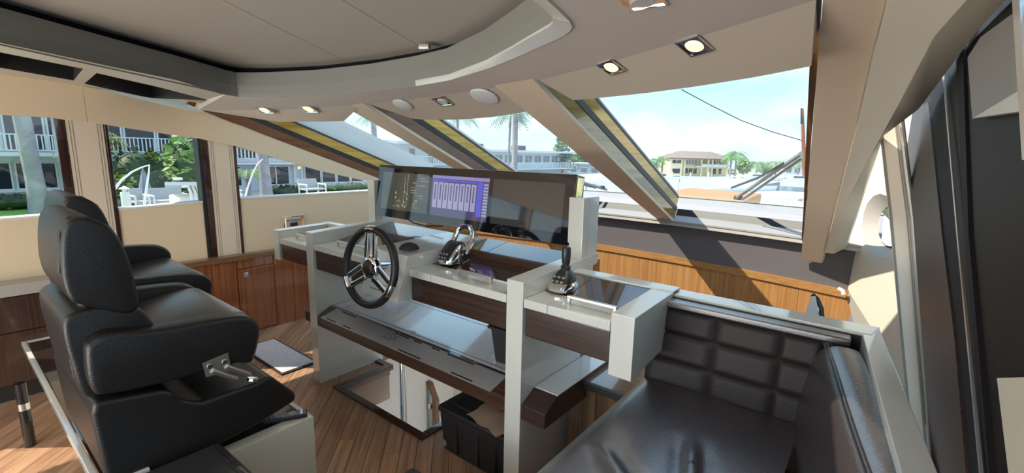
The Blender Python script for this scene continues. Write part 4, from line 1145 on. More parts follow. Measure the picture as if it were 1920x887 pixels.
ch2 = dup(ch, (-0.76, 0.105, 0), 'far black leather helm chair next to the port windows, partly hidden by the nearer one')
for c in ch2.children:
    if c.name.startswith('armrest') and c.data.vertices[0].co.x < -0.2: c.location.z += 0.055

# remote control on the plinth corner
rc0 = gz(536, 783, 0.392)
rm_ = thing('remote_control', 'black remote control lying on the white plinth corner under the near chair', 'remote', (rc0.x, rc0.y, 0.386))
ra = math.atan2(0.13, 0.05)
RMt = Matrix.Rotation(R(62), 3, 'Z')
MB().obox((rc0.x, rc0.y, 0.396), (0.165, 0.046, 0.020), RMt).build('body', M['black_plastic'], rm_, 0.006)
MB().lathe([(0, .002), (.015, .002), (.016, 0)], Vector((rc0.x, rc0.y, .406))+RMt@Vector((0.025, 0, 0)), (0, 0, 1), 16).build('dial_pad', M['grey_plastic'], rm_)
for i in range(4):
    for j in range(3):
        MB().obox(Vector((rc0.x, rc0.y, .4065))+RMt@Vector((-0.07+i*0.017, -0.013+j*0.013, 0)), (0.010, 0.008, 0.002), RMt).build('button', M['grey_plastic'], rm_)
for j in range(3):
    MB().obox(Vector((rc0.x, rc0.y, .4065))+RMt@Vector((0.06, -0.013+j*0.013, 0)), (0.010, 0.008, 0.002), RMt).build('button', M['scr_lilac'], rm_)

# cushions at the bottom of the picture
q0 = gz(415, 830, 0.47)
st = thing('foot_bench', 'black leather bench cushion with a stitched edge in the bottom left foreground', 'bench', (-1.45, 0.22, 0))
MB().hexa([(-1.75, -0.30, 0.395), (-1.30, -0.30, 0.395), (-1.34, 0.575, 0.395), (-1.735, 0.560, 0.395), (-1.75, -0.30, 0.470), (-1.30, -0.30, 0.462), (-1.34, 0.555, 0.458), (-1.735, 0.535, 0.478)]).build('cushion', M['black_leather_seat'], st, 0.022, 3)
MB().box(-1.72, -1.36, -0.28, 0.50, 0.0, 0.395).build('base', M['ivory_panel'], st, 0.004)
MB().box(-1.768, -1.752, -0.3, 0.34, 0.36, 0.468).build('side_edge', M['white_gloss'], st, 0.003)
MB().tube([(-1.70, 0.505, .4790), (-1.36, 0.525, .461)], 0.003, 6).build('seam', M['black_piping'], st)
ot = thing('ottoman', 'dark leather ottoman corner at the bottom edge in front of the storage box', 'ottoman', (-1.07, 0.78, 0))
MB().box(-1.31, -0.86, 0.50, 1.055, 0.0, 0.16).build('base', M['dark_cabinet_wood'], ot, 0.004)
MB().box(-1.32, -0.85, 0.50, 1.065, 0.16, 0.285).build('cushion', M['black_leather_seat'], ot, 0.025, 3)

# rug
rug = thing('rug', 'pale grey rectangular mat with dark border lying in front of the port cabinet', 'rug', (-3.32, 1.47, 0))
MB().box(-3.66, -3.00, 1.33, 1.585, 0.0005, 0.008).build('border', M['rug_border'], rug)
MB().box(-3.64, -3.02, 1.345, 1.572, 0.006, 0.012).build('pile', M['rug_grey'], rug)

# pole modelled in place of a reflection in the glossy port cabinet
pz = thing('table_leg', 'slim dark pole with chrome ferrule standing on the floor behind the chair plinth', 'pole', (-3.2, 0.16, 0))
MB().tube([(-3.2, 0.165, 0.0), (-3.2, 0.165, 0.34)], 0.022, 12).build('shaft', M['black_gloss'], pz)
MB().tube([(-3.2, 0.165, 0.20), (-3.2, 0.165, 0.235)], 0.0235, 12).build('ferrule', M['chrome'], pz)

# ------------------------------------------------------------------ sofa
sf = thing('sofa', 'dark brown leather corner sofa with tufted back in a white frame at the right', 'sofa', (-0.3, 1.3, 0))
SZ = 0.63
MB().box(-0.655, 0.0, 0.2, 1.80, 0.0, 0.50).build('base', M['sofa_base_wood'], sf)
def seatf(u, v):
    x = -0.668+0.55*u; y = 0.20+1.56*v
    edge_ = min(1, min(u, 1-u)*12, )
    z = SZ+0.012*math.sin(PI*min(1, u*1.0))*math.sin(PI*v)
    z -= 0.02*(1-min(1, u*10))**2
    # creases
    for (x0, y0, x1, y1, wd, am) in ((-0.36, 1.36, -0.26, 1.03, 0.022, 0.010), (-0.56, 1.16, -0.34, 0.98, 0.025, 0.012), (-0.42, 1.10, -0.20, 0.86, 0.02, 0.008)):
        dx, dy_ = x1-x0, y1-y0; L = math.hypot(dx, dy_); t = ((x-x0)*dx+(y-y0)*dy_)/L/L; dd_ = abs((x-x0)*dy_-(y-y0)*dx)/L
        if -0.15 < t < 1.15:
            k_ = max(0, min(1, (t+0.15)/0.3, (1.15-t)/0.3)); z += am*k_*(math.exp(-(dd_/wd)**2)-0.8*math.exp(-((dd_-1.6*wd)/wd)**2))
    return Vector((x, y, z))
b = MB(); b.grid(seatf, 44, 100)
b.strip([seatf(0, i/100) for i in range(101)], [seatf(0, i/100)+Vector((0.015, 0, -0.12)) for i in range(101)])
b.build('seat_cushion', M['brown_leather'], sf)
# back: grid of tufted pads, slightly reclined
def backp(x, s, h=0.0):
    # s: 0 at seat, 1 at the top
    return Vector((x, 1.735+0.045*s-h, SZ-0.01+(0.935-SZ)*s))
cols = [(-0.662, -0.420), (-0.420, -0.208), (-0.208, -0.09)]
rows = [(0.0, 0.33), (0.33, 0.68), (0.68, 0.985)]
for (a, b_) in cols:
    for (s0, s1) in rows:
        def pf(u, v):
            h = 0.013*(1-abs(2*u-1)**10)*(1-abs(2*v-1)**10)+0.020
            return backp(a+(b_-a)*u, s0+(s1-s0)*v, h)
        MB().grid(pf, 14, 10).build('back_pad', M['brown_leather_back'], sf, recalc=False)
MB().hexa([(-0.664, 1.728, SZ-0.02), (-0.10, 1.728, SZ-0.02), (-0.10, 1.80, SZ-0.02), (-0.664, 1.80, SZ-0.02), (-0.664, 1.768, 0.93), (-0.02, 1.768, 0.93), (-0.02, 1.805, 0.93), (-0.664, 1.805, 0.93)]).build('back_core', M['brown_leather_back'], sf)
MB().box(-0.660, -0.02, 1.738, 1.797, 0.925, 0.950).build('back_top', M['brown_leather'], sf, 0.006, 3)
MB().tube([(-0.655, 1.742, 0.9470), (-0.09, 1.742, 0.9470)], 0.0018, 6).build('seam', M['black_piping'], sf)
# side bolster along the starboard side
def sx(y): return 0.0+0.155*(1.80-y)/0.80
BOL = [(-0.155, 0.60), (-0.150, 0.70), (-0.125, 0.865), (-0.105, 0.918), (-0.075, 0.938), (-0.03, 0.940), (-0.008, 0.930), (-0.004, 0.60)]
secs_ = []
nY = 24
b = MB()
rings = []
for i in range(nY+1):
    y = 0.25+(1.745-0.25)*i/nY
    e_ = 0.02*(1-min(1, (1.745-y)/0.03))
    rings.append([b.bm.verts.new((x+sx(y)*0.95, y, z-(e_ if z > 0.8 else 0)+0.004*math.sin(y*9)*(z > 0.8))) for x, z in BOL])
for i in range(nY):
    for k in range(len(BOL)-1):
        b.bm.faces.new((rings[i][k], rings[i][k+1], rings[i+1][k+1], rings[i+1][k]))
b.bm.faces.new(rings[-1]); b.bm.faces.new(rings[0][::-1])
b.build('side_bolster', M['brown_leather_soft'], sf, 0.012, 2)
for dx in (-0.004, 0.004):
    MB().tube([(-0.098+dx+sx(y)*0.95, y, 0.9265+dx*0.35+0.004*math.sin(y*9)) for y in [0.3+1.43*i/20 for i in range(21)]], 0.0022, 6).build('seam', M['black_piping'], sf)
# white frame: back ledge and right rail
MB().prism([(-0.690, 1.812), (0.030, 1.800), (0.048, 1.905), (-0.690, 1.895)], 'z', 0.0, 0.962).build('back_frame', M['white_lacquer'], sf, 0.003)
MB().prism([(0.004, 1.80), (0.047, 1.90), (0.138, 1.06), (0.20, 0.45), (0.140, 0.45), (0.088, 1.00)], 'z', 0.0, 0.960).build('side_frame', M['white_lacquer'], sf, 0.003)
# black lining gap
MB().prism([(-0.655, 1.797), (0.004, 1.797), (0.004, 1.812), (-0.655, 1.812)], 'z', 0.60, 0.952).build('frame_lining', M['black_rubber'], sf)

# small lamp standing behind the sofa back
lp = gy(1524, 575, 2.5)
ll = thing('folded_stand', 'small white and black wedge shaped stand just behind the sofa back ledge', 'stand', (lp.x, 2.55, 0))
MB().prism([(gy(1507, 582, 2.5).x, gy(1507, 600, 2.5).z), (gy(1522, 556, 2.5).x, gy(1522, 556, 2.5).z), (gy(1529, 556, 2.5).x, gy(1529, 556, 2.5).z), (gy(1537, 600, 2.5).x, gy(1537, 600, 2.5).z)], 'y', 2.50, 2.53).build('shade', M['white_gloss'], ll, 0.002)
MB().tube([gy(1523, 552, 2.52), gy(1532, 560, 2.52), gy(1540, 578, 2.52), gy(1542, 610, 2.52)], 0.010, 8).build('arm', M['black_plastic'], ll)
q = gy(1530, 600, 2.52)
MB().box(q.x-0.03, q.x+0.03, 2.49, 2.55, 0.0, q.z+0.004).build('column', M['black_plastic'], ll, 0.004)
MB().tube([gy(1572, 541, 3.44), gy(1580, 545, 3.43), gy(1582, 553, 3.42)], 0.012, 8).build('cable_outlet', M['white_gloss'], fw_)

# ------------------------------------------------------------------ below deck details
pole = thing('handrail_pole', 'vertical chrome handrail pole standing in the stairwell below the hatch', 'pole', (-2.3, 2.3, -1.6))
p0, p1 = gy(751, 690, 2.45), gy(753, 770, 2.45)
MB().tube([(p0.x, 2.45, -1.6), (p0.x, 2.45, 0.35)], 0.024, 14).build('shaft', M['chrome'], pole)
MB().tube([(p0.x+0.05, 2.46, -1.6), (p0.x+0.05, 2.46, 0.3)], 0.008, 8).build('rod', M['steel'], pole)
MB().lathe([(0.06, 0), (0.06, 0.02), (0.03, 0.04)], (p0.x, 2.45, -1.6), (0, 0, 1), 18).build('foot', M['chrome'], pole)
gl_ = thing('glass_balustrade', 'frosted glass stair panel with brown wood end post seen through the floor hatch', 'panel', (-2.0, 2.75, -1.6))
ga, gb_, gc_, gd_ = gy(762, 690, 2.75), gy(800, 715, 2.75), gy(812, 745, 2.75), gy(812, 800, 2.75)
MB().slab([(ga.x, 2.75, ga.z), (gb_.x, 2.75, gb_.z), (gc_.x-0.01, 2.75, gc_.z), (gc_.x-0.01, 2.75, -1.6), (ga.x, 2.75, -1.6)], (0, 0.012, 0)).build('glass', M['clear_panel'], gl_)
MB().slab([(gb_.x, 2.735, gb_.z), (gb_.x+0.05, 2.735, gb_.z+0.0), (gc_.x+0.05, 2.735, gc_.z-0.02), (gc_.x+0.05, 2.735, -1.6), (gc_.x, 2.735, -1.6), (gc_.x, 2.735, gc_.z)], (0, 0.05, 0)).build('end_post', M['stair_wood'], gl_, 0.003)
MB().obox((gc_.x-0.02, 2.735, gc_.z-0.09), (0.03, 0.03, 0.05)).build('glass_clamp', M['chrome'], gl_, 0.003)
sl = MB().box(-2.62, -2.45, 1.95, 2.2, -1.6, -0.75).build('locker', M['dark_cabinet_wood']); tag(sl, 'dark wood locker in the lobby below the floor hatch', 'locker')
nb = gz(757, 775, -1.1)
tag(MB().box(nb.x-0.10, nb.x+0.10, nb.y-0.05, nb.y+0.22, -1.599, -1.1).build('white_bin', M['white_paint'], None, 0.03, 3), 'white rounded bin on the carpet below the floor hatch', 'bin')
l = bpy.data.lights.new('lobby_lamp', 'POINT'); l.energy = 6; l.color = (1, 0.95, 0.86); l.shadow_soft_size = 0.1
o = bpy.data.objects.new('lobby_lamp', l); COL.objects.link(o); o.location = (-1.95, 2.65, -0.9)
# ------------------------------------------------------------------ foredeck seen through the windshield
fd = thing('foredeck', 'white foredeck and grey cowl of the yacht beyond the windshield', 'deck', (-1.9, 8, 0.5))
cw = [-4.05+i*0.17 for i in range(25)]
MB().strip([(x, yf(x)+0.32, 1.04) for x in cw], [(x, yf(x)+1.0, 1.10) for x in cw], (0, 0, -0.03)).build('cowl', M['ledge_grey'], fd)
MB().strip([(x, yf(x)+0.985, 1.105) for x in cw], [(x, yf(x)+1.03, 1.105) for x in cw], (0, 0, -0.05)).build('cowl_edge', M['black_rubber'], fd)
def hullx(y): return 2.2*math.sqrt(max(0.0, 1-((y-3.0)/12.5)**2))
ysd = [4.3+i*0.9 for i in range(13)]
MB().strip([(-1.9-hullx(y), y, 0.62) for y in ysd], [(-1.9+hullx(y), y, 0.62) for y in ysd], (0, 0, -0.05)).build('deck', M['white_paint'], fd)
for s_ in (-1, 1):
    MB().strip([(-1.9+s_*hullx(y), y, 0.54) for y in ysd], [(-1.9+s_*(hullx(y)-0.06), y, 0.76) for y in ysd], (0.03, 0, 0)).build('bulwark', M['white_paint'], fd)
    MB().tube([(-1.9+s_*(hullx(y)-0.03), y, 1.03) for y in ysd], 0.014, 8).build('bow_rail', M['chrome'], fd)
    for y in ysd[1::2]:
        MB().tube([(-1.9+s_*(hullx(y)-0.03), y, 0.70), (-1.9+s_*(hullx(y)-0.03), y, 1.03)], 0.011, 6).build('stanchion', M['chrome'], fd)
sp_ = MB().hexa([(-2.9, 6.6, 0.62), (-1.5, 6.6, 0.62), (-1.6, 8.8, 0.62), (-2.8, 8.8, 0.62), (-2.9, 6.6, 0.93), (-1.5, 6.6, 0.90), (-1.6, 8.8, 0.93), (-2.8, 8.8, 0.95)]).build('sun_pad', M['sunpad_orange'], None, 0.03)
tag(sp_, 'orange tan sun pad lying on the white foredeck ahead of the windshield', 'pad')
an = thing('deck_hatch_box', 'white moulded locker with rounded lid on the starboard foredeck', 'locker', (-1.0, 7.3, 0.8))
MB().box(-1.30, -0.72, 7.0, 7.6, 0.62, 0.93).build('body', M['white_paint'], an, 0.04, 3)
MB().box(-1.27, -0.75, 7.03, 7.57, 0.93, 0.97).build('lid', M['white_gloss'], an, 0.018, 3)
wpn = bayplane(2)
wiper = thing('windshield_wiper', 'grey twin arm windshield wiper resting on the right windshield pane', 'wiper', tuple(pane_pt(2, 0.45, 0.95, 0.17)))
WP = pane_pt(2, 0.5, 0.5, 0.230)
for (a, c, r) in (((1382, 370), (1502, 288), 0.012), ((1392, 374), (1503, 297), 0.009)):
    MB().tube([gp(a[0], a[1], WP, wpn[1]), gp(c[0], c[1], WP, wpn[1])], r, 8).build('arm', M['wiper_grey'], wiper)
pv = gp(1384, 374, WP, wpn[1])
MB().lathe([(0, .03), (.03, .025), (.035, 0)], pv, (0, 0.2, 1), 14).build('pivot', M['black_plastic'], wiper)
MB().tube([gp(1372, 352, WP, wpn[1]), gp(1420, 334, WP, wpn[1]), gp(1470, 306, WP, wpn[1])], 0.008, 6).build('blade', M['black_plastic'], wiper)
wiper2 = thing('windshield_wiper', 'dark twin arm wiper at the foot of the middle windshield pane beside the display', 'wiper', tuple(pane_pt(1, 0.8, 0.98, 0.17)))
WQ, WQN = pane_pt(1, 0.5, 0.5, 0.230), bayplane(1)[1]
for (a, c, r) in (((1118, 352), (1062, 337), 0.012), ((1138, 356), (1066, 334), 0.012)):
    MB().tube([gp(a[0], a[1], WQ, WQN), gp(c[0], c[1], WQ, WQN)], r, 8).build('arm', M['wiper_grey'], wiper2)
MB().lathe([(0, .03), (.03, .025), (.035, 0)], gp(1128, 354, WQ, WQN), (0, 0.2, 1), 14).build('pivot', M['black_plastic'], wiper2)
fp = thing('flag_staff', 'slim red brown staff rising beside the starboard rake beam outside', 'staff', (-1.3, 10, 0.8))
MB().tube([gd(1509, 330, 10), gd(1504, 205, 10)], [0.045, 0.03], 8).build('staff', M['red_brown'], fp)
MB().tube([gd(1504, 232, 10), gd(1503, 203, 10)], [0.034, 0.02], 8).build('tip', M['black_plastic'], fp)
tag(MB().tube([gd(1278, 168, 9), gd(1330, 196, 9.2), gd(1390, 226, 9.5), gd(1450, 248, 9.8), gd(1506, 264, 10)], 0.010, 6).build('mooring_line', M['black_plastic']), 'thin dark line hanging across the sky in the right windshield pane', 'line')

# ------------------------------------------------------------------ water, ground, lawn
GZ = -1.05
WZ = -4.8
o = MB().box(-400, 400, -150, 128, WZ-0.2, WZ).build('water', M['water']); o['kind'] = 'structure'
o = MB().box(-120, -9.5, -60, 62, -5.2, GZ).build('quay', M['dock_concrete']); o['kind'] = 'structure'
tag(MB().box(-29.6, -13.0, -20, 3.4, GZ, GZ+0.02).build('lawn', M['lawn']), 'bright green mown lawn on the quay outside the port windows', 'lawn', kind='stuff')
# far shore
U = Vector((RT.x, RT.y, 0)).normalized(); D = Vector((-U.y, U.x, 0))
def ext(px, py, t): return gd(px, py, t)

# ------------------------------------------------------------------ helpers for outside things
def leaves(b, c, r, n, s, rnd_, flat=1.0):
    for _ in range(n):
        d = Vector((rnd_.gauss(0, 1), rnd_.gauss(0, 1), rnd_.gauss(0, 1))).normalized()
        p = c+Vector((d.x*r[0], d.y*r[1], d.z*r[2]))*(rnd_.random()**0.4)
        u = Vector((rnd_.uniform(-1, 1), rnd_.uniform(-1, 1), rnd_.uniform(-0.6, 0.6)))*s
        v = Vector((rnd_.uniform(-1, 1), rnd_.uniform(-1, 1), rnd_.uniform(-1, 1)))*s*0.6
        b.faces([p-u-v*0.2, p+v, p+u-v*0.2, p-v], [(0, 1, 2, 3)])
    return b
def bush(c, r, n, s, m, label, cat='shrub', seed=1, name='shrub', group=None):
    g = random.Random(seed)
    t = thing(name, label, cat, (c.x, c.y, c.z-r[2]), group)
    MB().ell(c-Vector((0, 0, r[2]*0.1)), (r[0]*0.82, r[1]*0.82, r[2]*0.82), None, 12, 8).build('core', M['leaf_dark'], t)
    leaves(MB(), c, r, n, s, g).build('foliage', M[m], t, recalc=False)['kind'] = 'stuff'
    return t
def palm(base, height, tr, fr, nf, label, m='palm_leaf', lean=(0, 0), seed=1, drop=0.55, name='palm_tree', trunk='palm_trunk', group=None, bulge=1.0):
    g = random.Random(seed)
    t = thing(name, label, 'palm tree', tuple(base), group)
    pts = [Vector(base)+Vector((lean[0]*(k/8)**1.5, lean[1]*(k/8)**1.5, height*k/8)) for k in range(9)]
    MB().tube(pts, [tr*(1.25 if k == 0 else 1.0-0.03*k*bulge) for k in range(9)], 12).build('trunk', M[trunk], t)
    top = pts[-1]
    for k in range(nf):
        a = 2*PI*k/nf+g.uniform(-.25, .25); el = g.uniform(-0.15, 1.0)
        L = fr*g.uniform(0.8, 1.1); d = Vector((math.cos(a), math.sin(a), 0)); sd_ = Vector((-d.y, d.x, 0))
        mid = []
        for q in range(8):
            f = q/7; mid.append(top+d*(L*f*math.cos(el*0.7))+Vector((0, 0, L*(math.sin(el)*f-(drop+0.45*max(0, el))*f*f*1.2))))
        b = MB()
        for q in range(7):
            for z_ in range(2):
                f = (q+z_*0.5)/7; p = mid[q]+(mid[q+1]-mid[q])*(z_*0.5); wv = L*0.26*math.sin(PI*min(1, f*0.92+0.08))+0.01
                dd_ = (mid[q+1]-mid[q]).normalized()
                for s_ in (-1, 1):
                    tip = p+sd_*s_*wv+dd_*wv*0.7-Vector((0, 0, wv*0.5))
                    b.faces([p, p+dd_*L*0.05, tip], [(0, 1, 2)])
        b.build('frond', M[m], t, recalc=False)
    return t
def house(name, label, O, u, d, cat='building'):
    t = thing(name, label, cat, tuple(O))
    def P(a, b_, c): return O+u*a+d*b_+Vector((0, 0, c))
    def blk(nm, m, a0, a1, b0, b1, c0, c1, par=None, bv=0):
        return MB().hexa([P(a0, b0, c0), P(a1, b0, c0), P(a1, b1, c0), P(a0, b1, c0), P(a0, b0, c1), P(a1, b0, c1), P(a1, b1, c1), P(a0, b1, c1)]).build(nm, M[m], par or t, bv)
    return t, P, blk
def win(blk, a0, a1, c0, c1, dep=0.0, split=1, frame='white_paint', pane='dark_glass', fw=0.06):
    # frame ring of four bars and the pane between
    f = blk('window', frame, a0, a1, dep-0.05, dep-0.02, c1-fw, c1)
    blk('frame_bar', frame, a0, a1, dep-0.05, dep-0.02, c0, c0+fw, f); blk('frame_bar', frame, a0, a0+fw, dep-0.05, dep-0.02, c0+fw, c1-fw, f); blk('frame_bar', frame, a1-fw, a1, dep-0.05, dep-0.02, c0+fw, c1-fw, f)
    for k in range(1, split):
        x = a0+(a1-a0)*k/split
        blk('frame_bar', frame, x-fw/2, x+fw/2, dep-0.05, dep-0.02, c0+fw, c1-fw, f)
    blk('pane', pane, a0+fw, a1-fw, dep-0.025, dep-0.015, c0+fw, c1-fw, f)

# ------------------------------------------------------------------ apartment house abeam to port
Yv, Dv = Vector((0, 1, 0)), Vector((-1, 0, 0))
hA, PA_, bA = house('apartment_house', 'pale apartment house with white railed balcony outside the first two port windows', Vector((-30, -14, GZ)), Yv, Dv)
bA('wall', 'house_white', 0, 19.0, 0, 6, 0, 1.75); bA('upper_wall', 'house_white', 0, 23.2, 0, 6, 2.1, 5.6)
bA('balcony_slab', 'house_trim', -0.4, 22.9, -1.5, 0, 2.02, 2.18); bA('roof', 'house_trim', -1, 23.4, -2, 6.4, 5.6, 5.85)
bA('ceiling_band', 'house_trim', 0, 23.2, -0.2, 6, 1.75, 2.1)
for k in range(7):
    a = 13.6+k*1.37
    win(bA, a, a+1.30, 2.22, 4.6, 0, 1 if k % 3 else 2)
for k in range(4):
    a = 13.6+k*1.45
    win(bA, a, a+1.36, 0.52, 1.74, 0, 1)
bA('base_course', 'house_trim', 13, 19.0, -0.12, 0, 0.42, 0.52)
bA('top_rail', 'house_trim', 13.0, 22.9, -1.5, -1.45, 2.90, 2.95); bA('bottom_rail', 'house_trim', 13.0, 22.9, -1.5, -1.45, 2.26, 2.30)
first = None
for k in range(62):
    a = 13.05+k*0.158
    if first is None:
        first = bA('baluster', 'house_trim', a, a+0.045, -1.49, -1.45, 2.30, 2.90)
    else:
        c = first.copy(); COL.objects.link(c); c.location.y = first.location.y+k*0.158
bA('column', 'house_trim', 21.0, 21.25, -1.4, -1.15, 0, 2.02)
bA('back_wall', 'shade_wall', 19.0, 23.2, 4.0, 4.2, 0, 2.05)  # dark backing stands in for the shadow of the open ground floor
hB, PB_, bB_ = house('apartment_block', 'pale blue shaded apartment block with dark glass doors outside the third port window', Vector((-30, 9.8, GZ)), Yv, Dv)
bB_('wall', 'house_white', 0, 7.4, 0, 4.2, 0, 1.62); bB_('annex', 'house_white', 7.4, 11.6, 0, 4.2, 0, 1.60); bB_('upper_wall', 'house_white', 0, 5.2, 0.6, 4.2, 1.62, 2.75); bB_('balcony_slab', 'house_trim', -0.2, 7.4, -1.0, 0.6, 1.62, 1.74)
bB_('roof', 'house_trim', -0.2, 5.3, -1.2, 4.3, 2.75, 2.85)
bB_('balcony_front', 'house_white', 0, 7.3, -1.0, -0.95, 1.76, 2.0)
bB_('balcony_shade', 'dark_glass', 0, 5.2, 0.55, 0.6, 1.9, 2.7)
fb = None
for k in range(36):
    a = 0.05+k*0.2
    if fb is None: fb = bB_('baluster', 'house_trim', a, a+0.07, -0.99, -0.95, 2.0, 2.62)
    else:
        c = fb.copy(); COL.objects.link(c); c.location.y = fb.location.y+k*0.2
bB_('top_rail', 'house_trim', 0, 7.3, -1.0, -0.95, 2.62, 2.68)
for (a0, a1) in ((0.5, 2.0), (3.15, 4.85), (5.85, 7.0), (7.05, 8.1), (8.15, 9.2), (9.25, 10.3), (10.35, 11.35)):
    win(bB_, a0, a1, 0.30, 1.50, 0, 2 if a1-a0 > 1.3 else 1)
wl_ = MB().ell((-29.85, 15.25, 0.32), (0.08, 0.08, 0.1), None, 10, 6).build('wall_lamp', M['lamp_glow'], hB)
bB_('wall_rib', 'house_trim', 5.1, 5.25, -0.1, 0, 0, 1.6); bB_('wall_rib', 'house_trim', 5.6, 5.7, -0.1, 0, 0, 1.6)

# planting along the houses
for i, (px, py, sx_, sz_, m, lb) in enumerate(((20, 376, 2.6, 0.34, 'leaf_dark', 'low dark clipped hedge left of the big palm trunk'), (108, 372, 0.9, 0.30, 'leaf_mid', 'small green shrub right of the big palm trunk'),
        (575, 352, 1.0, 0.36, 'leaf_mid', 'rounded green shrub before the apartment block, left of the outdoor chair'), (535, 358, 0.9, 0.38, 'leaf_dark', 'dark round shrub next to the second palm trunk'), (650, 351, 2.6, 0.26, 'leaf_mid', 'long low green hedge at the forward end of the port windows'))):
    c = gx(px, py, -26.5)
    bush(c, (0.8, sx_, sz_), 420, 0.10, m, lb, 'hedge' if sx_ > 2 else 'shrub', seed=i+1, name='hedge' if sx_ > 2 else 'shrub')
for i, (px, py, r, rz, m, lb) in enumerate(((362, 305, 1.0, 1.3, 'leaf_bright', 'large leafy bright green tree in the right half of the second port window'), (222, 345, 0.9, 0.7, 'leaf_lime', 'yellow green shrub behind the white piling lamp'),
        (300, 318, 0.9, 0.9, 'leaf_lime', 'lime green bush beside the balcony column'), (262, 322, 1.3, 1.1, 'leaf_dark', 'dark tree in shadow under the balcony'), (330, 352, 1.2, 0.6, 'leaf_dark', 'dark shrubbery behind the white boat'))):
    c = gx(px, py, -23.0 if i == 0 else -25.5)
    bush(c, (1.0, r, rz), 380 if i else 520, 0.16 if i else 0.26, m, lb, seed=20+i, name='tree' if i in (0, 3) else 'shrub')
# palms by the quay
b1 = gx(75, 392, -24.5)
palm(Vector((b1.x, b1.y, GZ)), 9.5, 0.27, 2.6, 14, 'tall grey smooth palm trunk right outside the aft port window', lean=(0.1, -0.45), seed=3)
b2_ = gx(500, 362, -23)
palm(Vector((b2_.x, b2_.y, GZ)), 9.0, 0.25, 2.6, 12, 'grey palm trunk standing in the third port window', lean=(0.0, -0.55), seed=4)
b3 = gx(466, 340, -25)
palm(Vector((b3.x, b3.y, GZ)), 1.35, 0.12, 1.35, 18, 'small bushy green palm left of the grey trunk in the third port window', 'leaf_bright', seed=5, drop=0.4)
b4 = gx(208, 262, -27)
palm(Vector((b4.x, b4.y-0.6, GZ)), 3.0, 0.12, 1.7, 12, 'yellowing palm at the left edge of the second port window', 'leaf_yellow', seed=6)

# quay furniture and boats
def lamp_post(px, py, lb, s=1.0):
    c = gx(px, py, -17.5)
    t = thing('piling_lamp', lb, 'lamp', (c.x, c.y, GZ))
    z0 = c.z
    MB().tube([(c.x, c.y, GZ), (c.x, c.y, z0+0.28*s)], 0.11*s, 14).build('piling', M['white_paint'], t)
    MB().lathe([(0.05*s, 0), (0.06*s, .08*s), (0.13*s, .09*s), (0.13*s, .11*s), (0, .19*s)], (c.x, c.y, z0+0.28*s), (0, 0, 1), 14).build('cap', M['white_paint'], t)
lamp_post(236, 378, 'white capped piling lamp at the left of the second port window')
lamp_post(450, 374, 'white capped piling lamp at the left of the third port window', 0.8)
def whip(pts, x, lb):
    tag(MB().tube([gx(a, c, x) for a, c in pts], [0.032-0.018*i/(len(pts)-1) for i in range(len(pts))], 8).build('mooring_whip', M['white_paint']), lb, 'mooring pole')
whip([(211, 360), (228, 338), (248, 322), (265, 314), (281, 309)], -15, 'curved white mooring whip arching left to right in the second port window')
whip([(460, 368), (465, 350), (474, 325), (484, 306), (493, 298)], -15, 'curved white mooring whip in front of the small bushy palm')
whip([(271, 383), (275, 350), (279, 325), (280, 310)], -14.5, 'thin white upright mooring pole right of the folded parasol')
pc = gx(271, 345, -19)
pu = thing('parasol', 'folded grey parasol standing on the quay in the second port window', 'parasol', (pc.x, pc.y, GZ))
MB().lathe([(0.0, 1.25), (0.05, 1.1), (0.16, 0.6), (0.24, 0.0), (0.2, -0.05), (0, -0.05)], (pc.x, pc.y, pc.z-0.7), (0, 0, 1), 10).build('canopy', M['parasol_grey'], pu)
MB().tube([(pc.x, pc.y, GZ), (pc.x, pc.y, pc.z)], 0.03, 8).build('pole', M['steel'], pu)
def lounge(px, py, L, lb, seedx=-18):
    c = gx(px, py, seedx)
    t = thing('lounge_chair', lb, 'chair', (c.x, c.y, GZ))
    z = c.z
    MB().hexa([(c.x-.3, c.y-L/2, z-.10), (c.x+.3, c.y-L/2, z-.10), (c.x+.3, c.y+L/2, z-.10), (c.x-.3, c.y+L/2, z-.10), (c.x-.3, c.y-L/2, z-.04), (c.x+.3, c.y-L/2, z-.04), (c.x+.3, c.y+L/2, z-.04), (c.x-.3, c.y+L/2, z-.04)]).build('seat', M['sling_grey'], t)
    MB().hexa([(c.x-.36, c.y-L/2, z-.04), (c.x-.32, c.y-L/2, z-.04), (c.x-.32, c.y+L/2, z-.04), (c.x-.36, c.y+L/2, z-.04), (c.x-.46, c.y-L/2, z+.32), (c.x-.42, c.y-L/2, z+.32), (c.x-.42, c.y+L/2, z+.32), (c.x-.46, c.y+L/2, z+.32)]).build('backrest', M['sling_grey'], t)
    for sy in (-1, 1):
        for xx in (-.3, .3):
            MB().tube([(c.x+xx, c.y+sy*L/2, GZ), (c.x+xx, c.y+sy*L/2, z+.12)], 0.03, 6).build('leg', M['white_paint'], t)
        MB().tube([(c.x-.36, c.y+sy*L/2, z+.12), (c.x+.34, c.y+sy*L/2, z+.12)], 0.03, 6).build('armrest', M['white_paint'], t)
lounge(317, 372, 0.95, 'wide grey sling bench on the quay beside the white boat')
lounge(262, 374, 0.35, 'single grey sling chair left of the wide bench on the quay')
lounge(586, 351, 0.8, 'grey outdoor armchair on the quay before the apartment block')
bt = gx(350, 345, -13)
tt = thing('centre_console_boat', 'white boat hard top on bent pipes showing in the second port window', 'boat', (bt.x, bt.y, WZ))
def bq(px, py, x=-13): return gx(px, py, x)
MB().hexa([bq(309, 345)+Vector((0, 0, -.03)), bq(400, 346)+Vector((0, 0, -.03)), bq(400, 346, -15.2)+Vector((0, 0, -.1)), bq(309, 345, -15.2)+Vector((0, 0, -.1)), bq(309, 341), bq(400, 341), bq(400, 343, -15.2), bq(309, 343, -15.2)]).build('hard_top', M['white_gloss'], tt)
